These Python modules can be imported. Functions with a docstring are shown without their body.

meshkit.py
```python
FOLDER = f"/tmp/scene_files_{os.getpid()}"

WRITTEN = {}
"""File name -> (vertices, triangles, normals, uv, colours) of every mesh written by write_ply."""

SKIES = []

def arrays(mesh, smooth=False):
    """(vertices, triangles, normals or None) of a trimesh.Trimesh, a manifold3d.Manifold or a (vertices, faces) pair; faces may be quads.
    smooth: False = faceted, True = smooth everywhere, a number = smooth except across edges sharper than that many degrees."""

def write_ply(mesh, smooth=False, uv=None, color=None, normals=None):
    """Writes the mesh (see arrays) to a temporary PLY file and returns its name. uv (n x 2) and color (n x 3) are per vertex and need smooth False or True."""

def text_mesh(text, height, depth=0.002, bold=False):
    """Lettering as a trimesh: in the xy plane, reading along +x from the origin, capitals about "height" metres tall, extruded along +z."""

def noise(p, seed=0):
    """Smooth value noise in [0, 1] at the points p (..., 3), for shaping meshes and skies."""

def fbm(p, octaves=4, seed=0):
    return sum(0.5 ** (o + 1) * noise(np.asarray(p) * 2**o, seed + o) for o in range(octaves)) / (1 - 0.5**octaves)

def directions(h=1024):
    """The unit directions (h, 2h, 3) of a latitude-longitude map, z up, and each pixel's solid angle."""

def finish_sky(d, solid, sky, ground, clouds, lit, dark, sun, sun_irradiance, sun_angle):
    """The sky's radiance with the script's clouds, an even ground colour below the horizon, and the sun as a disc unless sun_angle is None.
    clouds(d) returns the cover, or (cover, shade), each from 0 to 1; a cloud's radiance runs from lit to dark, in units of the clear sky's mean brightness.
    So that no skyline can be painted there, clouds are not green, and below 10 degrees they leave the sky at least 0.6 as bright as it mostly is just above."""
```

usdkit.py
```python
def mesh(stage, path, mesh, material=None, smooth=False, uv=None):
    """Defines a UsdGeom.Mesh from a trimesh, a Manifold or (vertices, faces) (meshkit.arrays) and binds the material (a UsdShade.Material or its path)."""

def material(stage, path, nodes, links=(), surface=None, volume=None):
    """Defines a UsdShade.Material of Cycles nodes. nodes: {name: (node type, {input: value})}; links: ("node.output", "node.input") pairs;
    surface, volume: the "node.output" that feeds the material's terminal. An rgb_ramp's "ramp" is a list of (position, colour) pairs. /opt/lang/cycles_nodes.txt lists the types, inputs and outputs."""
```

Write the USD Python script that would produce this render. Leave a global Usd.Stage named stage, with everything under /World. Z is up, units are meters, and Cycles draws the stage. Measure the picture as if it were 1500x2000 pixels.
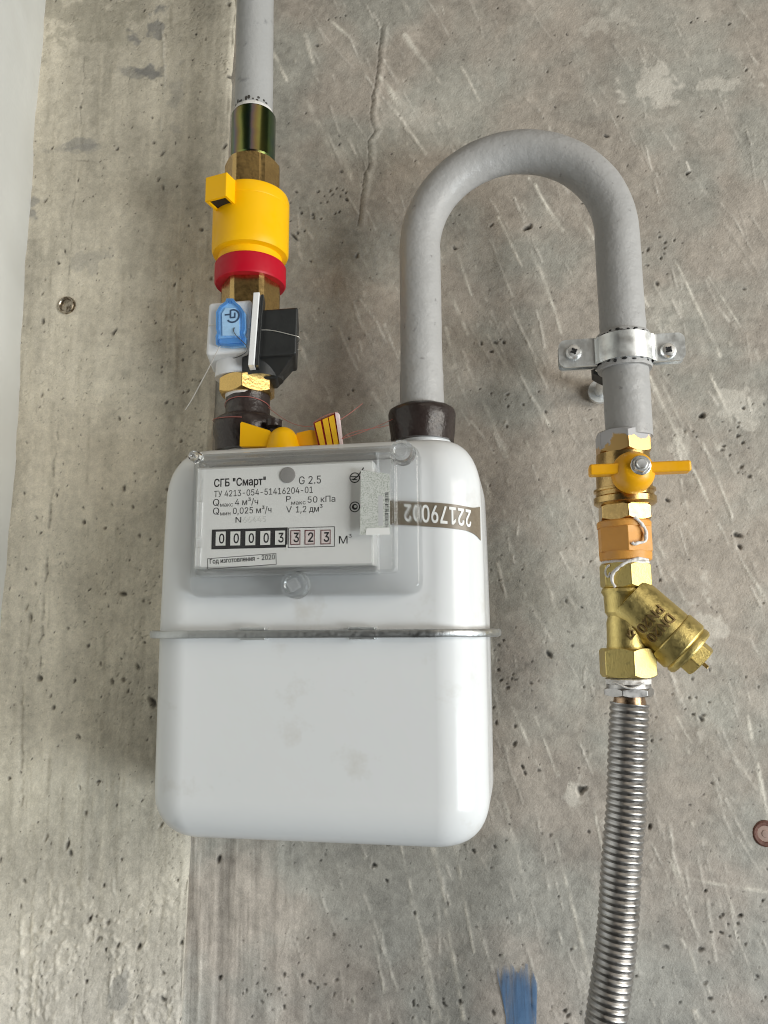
import math, random
import numpy as np, trimesh, manifold3d as m3, shapely
from shapely import affinity
from shapely.geometry import Polygon, LineString, Point
from scipy.ndimage import gaussian_filter
import usdkit, meshkit
from pxr import Usd, UsdGeom, UsdLux, UsdShade, Gf, Sdf, Vt

stage = Usd.Stage.CreateInMemory()
UsdGeom.SetStageUpAxis(stage, 'Z'); UsdGeom.SetStageMetersPerUnit(stage, 1.0)
UsdGeom.Xform.Define(stage, '/World'); UsdGeom.Scope.Define(stage, '/World/Looks')
rng = np.random.default_rng(7); random.seed(7)
PI = math.pi

# ------------------------------------------------------------------ camera
F = 1502.0                                   # focal length in photograph pixels (1500 x 2000)
YAW, PITCH, ROLL = math.radians(4.0), math.radians(8.9), math.radians(0.35)
C = np.array([0.0, 0.0, 1.30])
fwd = np.array([-math.sin(YAW)*math.cos(PITCH), math.cos(YAW)*math.cos(PITCH), math.sin(PITCH)])
r0 = np.array([math.cos(YAW), math.sin(YAW), 0.0]); u0_ = np.cross(r0, fwd)
right = r0*math.cos(ROLL) - u0_*math.sin(ROLL); up = u0_*math.cos(ROLL) + r0*math.sin(ROLL)
cam = UsdGeom.Camera.Define(stage, '/World/camera')
cam.CreateHorizontalApertureAttr(24.0); cam.CreateVerticalApertureAttr(32.0)
cam.CreateFocalLengthAttr(24.0*F/1500); cam.CreateClippingRangeAttr(Gf.Vec2f(0.01, 50))
cam.CreateExposureAttr(0.0)
M = Gf.Matrix4d(*right, 0, *up, 0, *(-fwd), 0, *C, 1)
UsdGeom.Xformable(cam).AddTransformOp().Set(M)

def ray(px, py):
    return fwd + right*((px-750)/F) - up*((py-1000)/F)

_used = {}
def numbered(parent, name):
    k = (parent, name); n = _used.get(k, -1)+1; _used[k] = n
    return f'{parent}/{name}' if n == 0 else f'{parent}/{name}_{n:03d}'
# ------------------------------------------------------------------ light: a two-pane window on the right, dim room, added warm fill for ceiling bounce
def look(path, pos, target):
    pos, target = np.array(pos, float), np.array(target, float)
    z = pos-target; z /= np.linalg.norm(z); x = np.cross([0, 0, 1], z); x /= np.linalg.norm(x); y = np.cross(z, x)
    return Gf.Matrix4d(*x, 0, *y, 0, *z, 0, *pos, 1)
def rect(name, pos, target, w, h, inten, col):
    l = UsdLux.RectLight.Define(stage, '/World/'+name)
    l.CreateWidthAttr(w); l.CreateHeightAttr(h); l.CreateIntensityAttr(inten); l.CreateColorAttr(Gf.Vec3f(*col))
    UsdGeom.Xformable(l).AddTransformOp().Set(look(name, pos, target)); return l
TGT = np.array([-0.03, 0.44, 1.27])
WAZ, WD = math.radians(56), 1.7
wdir = np.array([math.sin(WAZ), -math.cos(WAZ), 0.0]); wperp = np.array([math.cos(WAZ), math.sin(WAZ), 0.0])
for off, w in ((-0.33, 0.50), (0.30, 0.62)):          # two casements, each a bright low pane under a dimmer upper pane
    for dz, h, inten, col in ((-0.46, 0.48, 17.0, (0.90, 0.97, 1.0)), (0.33, 0.62, 8.6, (1.0, 0.955, 0.87))):
        p = TGT + wdir*WD + wperp*off + np.array([0, 0, dz])
        rect(numbered('/World', 'window_light')[7:], p, p-wdir, w, h, inten, col)
rect('ceiling_bounce_fill', (0.35, -0.55, 2.75), (-0.02, 0.5, 1.35), 1.2, 1.2, 0.7, (1.0, 0.90, 0.74))  # added panel standing in for warm light bounced off the ceiling
room = usdkit.material(stage, '/World/Looks/room_air', {'b': ('background_shader', {'color': (1.0, 0.95, 0.87), 'strength': 0.035})}, surface='b.background')
dome = UsdLux.DomeLight.Define(stage, '/World/room_light'); UsdShade.MaterialBindingAPI.Apply(dome.GetPrim()).Bind(room)

# ------------------------------------------------------------------ frames
BETA = math.radians(6.0)
EX = np.array([math.cos(BETA), -math.sin(BETA), 0.0]); EZ = np.array([0, 0, 1.0]); EN = np.cross(EX, EZ)
_P = C + ray(825, 700)*0.497
_Q = ray(485, 800); _t = np.dot(_P-C, EN)/np.dot(_Q, EN); O = C + _Q*_t
def uv(px, py, w=0.0):
    """A photograph pixel measured on the plane w millimetres in front of the pipe axes -> (u, v) in millimetres."""
    d = ray(px, py); t = np.dot(O + EN*w*1e-3 - C, EN)/np.dot(d, EN); q = C + d*t - O
    return np.dot(q, EX)*1e3, np.dot(q, EZ)*1e3
def U(px, py, w=0.0): return uv(px, py, w)[0]
def V(px, py, w=0.0): return uv(px, py, w)[1]
_clamp = C + ray(1213, 690)*0.475
YW = _clamp[1] + 0.080                      # the wall
def wp(px, py, dy=0.0):
    d = ray(px, py); t = (YW-dy)/d[1]; return C[0]+d[0]*t, C[2]+d[2]*t

# ------------------------------------------------------------------ scene helpers
def setdata(prim, **kw):
    for k, v in kw.items():
        if v: prim.SetCustomDataByKey(k, v)
class Thing:
    def __init__(s, name, label, cat, origin, group=None, kind=None):
        s.o = np.array(origin, float); x = UsdGeom.Xform.Define(stage, numbered('/World', name)); s.path = str(x.GetPath())
        t = O + (EX*s.o[0] + EZ*s.o[1] + EN*s.o[2])*1e-3
        x.AddTransformOp().Set(Gf.Matrix4d(*EX, 0, *EZ, 0, *EN, 0, *t, 1))
        setdata(x.GetPrim(), label=label, category=cat, group=group, kind=kind)
    def part(s, name, mesh, mat, label=None, smooth=32, parent=None, kind=None):
        v, f = tm(mesh)
        p = numbered(parent or s.path, name)
        m = usdkit.mesh(stage, p, ((v-s.o)*1e-3, f), mat, smooth=smooth)
        setdata(m.GetPrim(), label=label, kind=kind); return p
def tm(mesh):
    if hasattr(mesh, 'to_mesh'):
        q = mesh.to_mesh(); return np.array(q.vert_properties[:, :3], float), np.array(q.tri_verts)
    if isinstance(mesh, (tuple, list)) and not hasattr(mesh[0], 'vertices') and not hasattr(mesh[0], 'to_mesh'):
        v, f = np.asarray(mesh[0], float), np.asarray(mesh[1], int)
        return v, (np.vstack([f[:, [0, 1, 2]], f[:, [0, 2, 3]]]) if f.shape[1] == 4 else f)
    if isinstance(mesh, (tuple, list)):
        vs, fs, n = [], [], 0
        for q in mesh:
            v, f = tm(q); vs.append(v); fs.append(f+n); n += len(v)
        return np.vstack(vs), np.vstack(fs)
    return np.array(mesh.vertices, float), np.array(mesh.faces)
def lathe(prof, u, w=0.0, n=72, close=True):
    """prof: (radius, v) from low to high, around the vertical axis at (u, w)."""
    prof = [tuple(p) for p in prof]; a = np.linspace(0, 2*PI, n, endpoint=False)
    if close: prof = [(1e-4, prof[0][1])] + prof + [(1e-4, prof[-1][1])]
    v = np.array([[u+r*math.sin(t), y, w+r*math.cos(t)] for r, y in prof for t in a]); f = []
    for i in range(len(prof)-1):
        for j in range(n):
            k = (j+1) % n; f.append((i*n+j, i*n+k, (i+1)*n+k, (i+1)*n+j))
    return v, np.array(f)
def cs(poly):
    polys = list(getattr(poly, 'geoms', [poly])); rings = []
    for p in polys:
        p = shapely.geometry.polygon.orient(p); rings.append(np.array(p.exterior.coords)[:-1])
        rings += [np.array(h.coords)[:-1] for h in p.interiors]
    return m3.CrossSection([r.tolist() for r in rings], m3.FillRule.EvenOdd)
def ext(poly, w0, w1):
    """Extrude a (u, v) polygon from w0 to w1."""
    return m3.Manifold.extrude(cs(poly), w1-w0).translate((0, 0, w0))
def vext(poly, v0, v1):
    """Extrude a (u, w) polygon upwards from v0 to v1."""
    return m3.Manifold.extrude(cs(affinity.scale(poly, 1, -1, origin=(0, 0))), v1-v0).rotate((-90, 0, 0)).translate((0, v0, 0))
def ball(p, r, n=20): return m3.Manifold.sphere(r, n).translate(tuple(map(float, p)))
def rbox(u0, u1, v0, v1, w0, w1, r=1.5, n=20):
    r = min(r, (u1-u0)/2-.01, (v1-v0)/2-.01, (w1-w0)/2-.01)
    return m3.Manifold.batch_hull([ball((x, y, z), r, n) for x in (u0+r, u1-r) for y in (v0+r, v1-r) for z in (w0+r, w1-r)])
def fine(m, e=0.8):
    v, f = trimesh.remesh.subdivide_to_size(m.vertices, m.faces, e, max_iter=12); return trimesh.Trimesh(v, f, process=False)
def rrect(u0, u1, v0, v1, r, q=8): return shapely.box(u0+r, v0+r, u1-r, v1-r).buffer(r, quad_segs=q)
def hexa(u, v0, v1, R, a0, w=0.0, ch=0.82, rnd=0.7, n=6, cut=0.0):
    """Hexagon nut: circumradius R, a vertex a0 degrees to the right of the direction to the viewer, chamfered ends."""
    a = np.radians(a0 + np.arange(n)*360/n)
    p = Polygon(np.c_[R*np.sin(a), R*np.cos(a)]).buffer(-rnd).buffer(rnd, quad_segs=4)
    if cut:                                    # flats turned across the corners
        q_ = R-cut; a2 = np.radians(a0+30+np.arange(6)*60); p = p.intersection(Polygon(np.c_[q_/math.cos(PI/6)*np.sin(a2), q_/math.cos(PI/6)*np.cos(a2)]))
    body = vext(affinity.translate(p, u, w), v0, v1); h = v1-v0; c = R*math.cos(PI/n); k = min((R-c)*1.0, h*.3)
    pr = lathe([(c*1.0, v0), (R*1.01, v0+k*ch), (R*1.01, v1-k*ch), (c*1.0, v1)], u, w, 96)
    vv, ff = tm(pr); q = trimesh.Trimesh(vv, ff, process=True); q.merge_vertices(digits_vertex=3)
    q.update_faces(q.nondegenerate_faces()); q.fix_normals()
    cone = m3.Manifold(m3.Mesh(np.asarray(q.vertices, np.float32), np.asarray(q.faces, np.uint32)))
    out = body ^ cone
    return body if out.is_empty() else out
def tube(path, r, n=16, cap=True, rfun=None):
    P = np.array(path, float); T = np.gradient(P, axis=0); T /= np.linalg.norm(T, axis=1)[:, None]
    nrm = np.cross(T[0], [0.3, 0.1, 1.0]); nrm /= np.linalg.norm(nrm); V_ = []
    a = np.linspace(0, 2*PI, n, endpoint=False)
    for i in range(len(P)):
        nrm = nrm - T[i]*np.dot(nrm, T[i]); nrm /= np.linalg.norm(nrm); b = np.cross(T[i], nrm)
        rr = r if rfun is None else rfun[i]
        V_.append(P[i] + rr*(np.cos(a)[:, None]*nrm + np.sin(a)[:, None]*b))
    v = np.vstack(V_); f = []
    i0 = np.arange(len(P)-1)[:, None]*n; j = np.arange(n)[None, :]; k = (j+1) % n
    f = np.stack([i0+j, i0+k, i0+n+k, i0+n+j], -1).reshape(-1, 4)
    if cap:
        c0, c1 = len(v), len(v)+1; v = np.vstack([v, P[0], P[-1]]); m = (len(P)-1)*n; j = np.arange(n); k = (j+1) % n
        t = np.vstack([np.c_[k, j, np.full(n, c0)], np.c_[m+j, m+k, np.full(n, c1)]])
        f = np.vstack([f[:, [0, 1, 2]], f[:, [0, 2, 3]], t])
    return v, f
def smoothpath(pts, n=60):
    from scipy.interpolate import CubicSpline
    P = np.array(pts, float); d = np.r_[0, np.cumsum(np.linalg.norm(np.diff(P, axis=0), axis=1))]
    return CubicSpline(d, P)(np.linspace(0, d[-1], n))
def text(s, px0, py, px1, cap, w, depth=0.12, bold=False, rot=0.0):
    """Flat lettering whose baseline starts at pixel (px0, py), fitted to the width px0..px1 with capitals cap pixels tall."""
    a, b = uv(px0, py, w), uv(px1, py, w); hc = V(px0, py-cap, w)-a[1]
    m = meshkit.text_mesh(s, hc, depth, bold); bx = m.bounds; sx = (b[0]-a[0])/(bx[1][0]-bx[0][0])
    v = np.array(m.vertices); v[:, 0] = (v[:, 0]-bx[0][0])*sx
    c, q = math.cos(rot), math.sin(rot); x = v[:, 0]*c - v[:, 1]*q; y = v[:, 0]*q + v[:, 1]*c
    return np.c_[x+a[0], y+a[1], v[:, 2]+w], np.array(m.faces)

# ------------------------------------------------------------------ materials
L = '/World/Looks/'
def simple(name, col, rough=0.5, metal=0.0, var=0.08, scale=60, bump=0.0, bscale=400, dark=None, dscale=25, dpos=(0.6, 0.72), rvar=0.1, **kw):
    """Principled with uneven colour, uneven gloss, optional darker worn patches and fine relief."""
    nodes = {'g': ('texture_coordinate', {}),
             'n': ('noise_texture', {'scale': scale, 'detail': 5, 'roughness': 0.6}),
             'c': ('mix_color', {'blend_type': 'mix', 'a': tuple(x*(1-var) for x in col), 'b': tuple(min(1, x*(1+var)) for x in col)}),
             'n2': ('noise_texture', {'scale': scale*2.7, 'detail': 4}),
             'r': ('map_range', {'from_min': 0.3, 'from_max': 0.7, 'to_min': max(0.02, rough-rvar), 'to_max': rough+rvar, 'clamp': True}),
             'p': ('principled_bsdf', {'metallic': metal, **kw})}
    links = [('g.object', 'n.vector'), ('g.object', 'n2.vector'), ('n.fac', 'c.fac'), ('n2.fac', 'r.value'), ('r.result', 'p.roughness')]
    out = 'c.result'
    if dark is not None:
        nodes['dn'] = ('noise_texture', {'scale': dscale, 'detail': 6, 'roughness': 0.65})
        nodes['dm'] = ('map_range', {'from_min': dpos[0], 'from_max': dpos[1], 'to_min': 0, 'to_max': 1, 'clamp': True})
        nodes['dx'] = ('mix_color', {'blend_type': 'mix', 'b': dark})
        links += [('g.object', 'dn.vector'), ('dn.fac', 'dm.value'), ('dm.result', 'dx.fac'), (out, 'dx.a')]; out = 'dx.result'
    links.append((out, 'p.base_color'))
    if bump:
        nodes['bn'] = ('noise_texture', {'scale': bscale, 'detail': 4, 'roughness': 0.6})
        nodes['bb'] = ('bump', {'strength': 1.0, 'distance': bump})
        links += [('g.object', 'bn.vector'), ('bn.fac', 'bb.height'), ('bb.normal', 'p.normal')]
    return usdkit.material(stage, L+name, nodes, links, surface='p.BSDF')

concrete = usdkit.material(stage, L+'concrete', {
    'a': ('attribute', {'attribute': 'albedo'}), 'g': ('geometry', {}),
    'n': ('noise_texture', {'scale': 900, 'detail': 4, 'roughness': 0.7}), 'n3': ('noise_texture', {'scale': 190, 'detail': 6, 'roughness': 0.65}),
    'm': ('map_range', {'from_min': 0.25, 'from_max': 0.75, 'to_min': 0.86, 'to_max': 1.13, 'clamp': False}),
    'm3': ('map_range', {'from_min': 0.25, 'from_max': 0.75, 'to_min': 0.90, 'to_max': 1.10, 'clamp': False}),
    'x': ('vector_math', {'math_type': 'scale'}), 'x3': ('vector_math', {'math_type': 'scale'}),
    'b': ('bump', {'strength': 0.55, 'distance': 0.0006}), 'p': ('principled_bsdf', {'roughness': 0.72, 'specular_ior_level': 0.35})},
    [('g.position', 'n.vector'), ('g.position', 'n3.vector'), ('n.fac', 'm.value'), ('n3.fac', 'm3.value'), ('a.color', 'x.vector1'), ('m.result', 'x.scale'),
     ('x.vector', 'x3.vector1'), ('m3.result', 'x3.scale'), ('x3.vector', 'p.base_color'), ('n.fac', 'b.height'), ('b.normal', 'p.normal')], surface='p.BSDF')
plaster = simple('plaster', (0.60, 0.60, 0.57), 0.6, var=0.05, scale=8, bump=0.0004, bscale=60)
grey_paint = simple('grey_pipe_paint', (0.385, 0.378, 0.37), 0.45, var=0.09, scale=45, bump=0.0006, bscale=190, dark=(0.23, 0.22, 0.215), dscale=150, dpos=(0.635, 0.72))
grey_paint2 = simple('grey_scuffed_paint', (0.40, 0.40, 0.395), 0.40, var=0.06, scale=40, bump=0.0004, bscale=300, dark=(0.21, 0.21, 0.215), dscale=75, dpos=(0.60, 0.74))
white_paint = simple('white_enamel', (0.725, 0.735, 0.74), 0.21, var=0.012, scale=14, bump=0.00005, bscale=120, dark=(0.58, 0.56, 0.52), dscale=26, dpos=(0.58, 0.82), rvar=0.05, specular_ior_level=0.38)
white_plastic = simple('white_plastic', (0.78, 0.78, 0.79), 0.4, var=0.02)
white_bracket = simple('white_bracket', (0.85, 0.85, 0.85), 0.45, var=0.02)
black_plastic = simple('black_plastic', (0.022, 0.023, 0.023), 0.42, var=0.15, bump=0.0001, bscale=900)
yellow = simple('yellow_plastic', (0.93, 0.50, 0.0), 0.42, var=0.03, scale=30, bump=0.00006, bscale=200, specular_ior_level=0.3)
orange = simple('orange_enamel', (0.86, 0.41, 0.006), 0.36, var=0.05, scale=40, bump=0.00015, bscale=160)
orange_body = simple('orange_coating', (0.66, 0.31, 0.06), 0.5, var=0.10, scale=60, bump=0.0003, bscale=250, dark=(0.50, 0.25, 0.07), dscale=60, dpos=(0.6, 0.75))
red = simple('red_plastic', (0.46, 0.003, 0.018), 0.45, var=0.06, specular_ior_level=0.3)
brass = simple('turned_brass', (0.58, 0.40, 0.165), 0.27, 1.0, var=0.10, scale=90, bump=0.00008, bscale=500, dark=(0.44, 0.28, 0.11), dscale=50, dpos=(0.5, 0.8), rvar=.05)
brass_cast = simple('cast_brass', (0.70, 0.56, 0.215), 0.42, 1.0, var=0.10, scale=120, bump=0.00014, bscale=1000, dark=(0.58, 0.45, 0.16), dscale=60, dpos=(0.5, 0.8))
brass_letter = simple('grimy_cast_brass', (0.26, 0.18, 0.08), 0.5, 1.0, var=.2)
brass_nut = simple('bright_brass', (0.74, 0.50, 0.18), 0.28, 1.0, var=0.08, scale=80, bump=0.00015, bscale=600)
dark_paint = simple('dark_brown_paint', (0.030, 0.021, 0.019), 0.30, var=0.25, scale=50, bump=0.0007, bscale=170, dark=(0.075, 0.063, 0.058), dscale=60, dpos=(0.60, 0.75))
galv = simple('galvanised_steel', (0.50, 0.51, 0.51), 0.44, 1.0, var=0.15, scale=150, bump=0.0003, bscale=350, dark=(0.36, 0.37, 0.37), dscale=60, dpos=(0.52, 0.68))
zinc = simple('zinc_plate', (0.80, 0.82, 0.82), 0.46, 1.0, var=0.10, scale=60, bump=0.00010, bscale=300, dark=(0.58, 0.59, 0.59), dscale=80, dpos=(0.55, 0.75))
steel = simple('stainless', (0.44, 0.425, 0.41), 0.38, 1.0, var=0.10, scale=120, dark=(0.34, 0.32, 0.30), dscale=30, dpos=(0.5, 0.75))
bolt_steel = simple('bolt_steel', (0.88, 0.88, 0.87), 0.42, 1.0, var=0.08)
heat = simple('heat_tinted_steel', (0.42, 0.29, 0.19), 0.3, 1.0, var=0.3, scale=160, dark=(0.12, 0.06, 0.03), dscale=90, dpos=(0.5, 0.62))
tape_m = simple('white_thread_tape', (0.72, 0.69, 0.66), 0.6, var=0.08, bump=0.0006, bscale=400)
black_rub = simple('black_rubber', (0.012, 0.012, 0.012), 0.6)
chipped = simple('paint_chip_dark', (0.05, 0.045, 0.04), 0.6, var=0.4)
print_black = simple('black_print', (0.025, 0.024, 0.026), 0.6, var=0.3, scale=300)
print_white = simple('white_print', (0.80, 0.80, 0.78), 0.5, var=0.05)
print_grey = simple('grey_print', (0.52, 0.52, 0.52), 0.5)
dial = simple('dial_plate', (0.82, 0.82, 0.815), 0.4, var=0.015)
digit_white = simple('digit_wheel_white', (0.82, 0.82, 0.80), 0.4, var=0.04)
digit_pink = simple('digit_wheel_pink', (0.78, 0.69, 0.685), 0.4, var=0.06, scale=300)
frame_red = simple('dark_red_print', (0.13, 0.025, 0.028), 0.5)
band_m = simple('olive_tape', (0.20, 0.165, 0.122), 0.30, var=0.15, scale=120)
foil = simple('speckled_foil', (0.62, 0.63, 0.60), 0.35, var=0.1, dark=(0.33, 0.36, 0.31), dscale=1500, dpos=(0.5, 0.58))
rust = simple('rusty_iron', (0.13, 0.055, 0.038), 0.7, var=0.4, scale=300, bump=0.0006, bscale=300)
ring_steel = simple('worn_socket_steel', (0.42, 0.37, 0.30), 0.35, 1.0, var=0.2, dark=(0.12, 0.09, 0.06), dscale=250, dpos=(0.5, 0.62))
wire_m = simple('seal_wire_steel', (0.66, 0.64, 0.60), 0.45, 0.6)
thread_red = simple('red_seal_thread', (0.40, 0.13, 0.11), 0.6)
seal_red = simple('red_seal_plastic', (0.26, 0.012, 0.014), 0.35)
seal_yellow = simple('yellow_seal_sticker', (0.80, 0.47, 0.02), 0.4, var=0.15, scale=600)
pink_w = simple('pale_pink_edge', (0.82, 0.66, 0.66), 0.4)
iri = usdkit.material(stage, L+'yellow_chromate', {
    'g': ('texture_coordinate', {}), 's': ('separate_xyz', {}), 'w': ('math', {'math_type': 'multiply', 'value2': 75.0}),
    'n': ('noise_texture', {'scale': 60, 'detail': 3}), 'n2': ('math', {'math_type': 'multiply', 'value2': 0.5}), 'ad': ('math', {'math_type': 'add'}), 'fr': ('math', {'math_type': 'fraction'}),
    'r': ('rgb_ramp', {'ramp': [(0, (0.30, 0.30, 0.09)), (0.25, (0.13, 0.20, 0.07)), (0.45, (0.09, 0.15, 0.12)), (0.6, (0.16, 0.12, 0.14)), (0.8, (0.25, 0.19, 0.08)), (1, (0.30, 0.30, 0.09))]}),
    'p': ('principled_bsdf', {'metallic': 1.0, 'roughness': 0.22})},
    [('g.object', 's.vector'), ('s.x', 'w.value1'), ('g.object', 'n.vector'), ('n.fac', 'n2.value1'), ('w.value', 'ad.value1'), ('n2.value', 'ad.value2'), ('ad.value', 'fr.value1'), ('fr.value', 'r.fac'), ('r.color', 'p.base_color')], surface='p.BSDF')
def clear(name, tint, haze, hcol, rough=0.03, f0=0.04):
    return usdkit.material(stage, L+name, {
        't': ('transparent_bsdf', {'color': tint}), 'g': ('glossy_bsdf', {'color': (1, 1, 1), 'roughness': rough}), 'lw': ('layer_weight', {'blend': 0.5}),
        'pw': ('math', {'math_type': 'power', 'value2': 5.0}), 'f': ('map_range', {'from_min': 0, 'from_max': 1, 'to_min': f0, 'to_max': 0.85, 'clamp': True}),
        'n': ('noise_texture', {'scale': 40, 'detail': 3}), 'tc': ('texture_coordinate', {}), 'mr': ('map_range', {'from_min': .3, 'from_max': .7, 'to_min': haze*.7, 'to_max': haze*1.3}),
        'd': ('diffuse_bsdf', {'color': hcol}), 'mh': ('mix_closure', {}), 'm': ('mix_closure', {})},
        [('tc.object', 'n.vector'), ('n.fac', 'mr.value'), ('mr.result', 'mh.fac'), ('t.BSDF', 'mh.closure1'), ('d.BSDF', 'mh.closure2'), ('lw.facing', 'pw.value1'), ('pw.value', 'f.value'), ('f.result', 'm.fac'), ('mh.closure', 'm.closure1'), ('g.BSDF', 'm.closure2')], surface='m.closure')
def acrylic_of(name, k): return usdkit.material(stage, L+name, {'t': ('transparent_bsdf', {'color': (0.98, 0.985, 0.985)}), 'x': ('mix_closure', {'fac': k}),
    'p': ('principled_bsdf', {'base_color': (0.98, 0.985, 0.99), 'roughness': 0.03, 'ior': 1.45, 'transmission_weight': 1.0})}, [('t.BSDF', 'x.closure1'), ('p.BSDF', 'x.closure2')], surface='x.closure')
acrylic, acrylic_boss = acrylic_of('clear_acrylic', 0.70), acrylic_of('thick_clear_acrylic', 0.95)
clear_front = clear('clear_cover', (0.985, 0.985, 0.98), 0.006, (0.7, 0.7, 0.7))
clear_side = clear('clear_cover_edge', (0.955, 0.957, 0.96), 0.03, (0.6, 0.61, 0.62), 0.05, 0.06)
clear_knob = clear('clear_seal_plug', (0.95, 0.955, 0.96), 0.16, (0.85, 0.85, 0.85), 0.04)
blue_clear = clear('blue_translucent', (0.50, 0.75, 0.95), 0.42, (0.16, 0.40, 0.76), 0.12)
blue_solid = simple('blue_seal_core', (0.23, 0.48, 0.82), 0.3, var=0.2, scale=250)
blue_dark = simple('dark_blue_mark', (0.035, 0.07, 0.14), 0.5)

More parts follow.
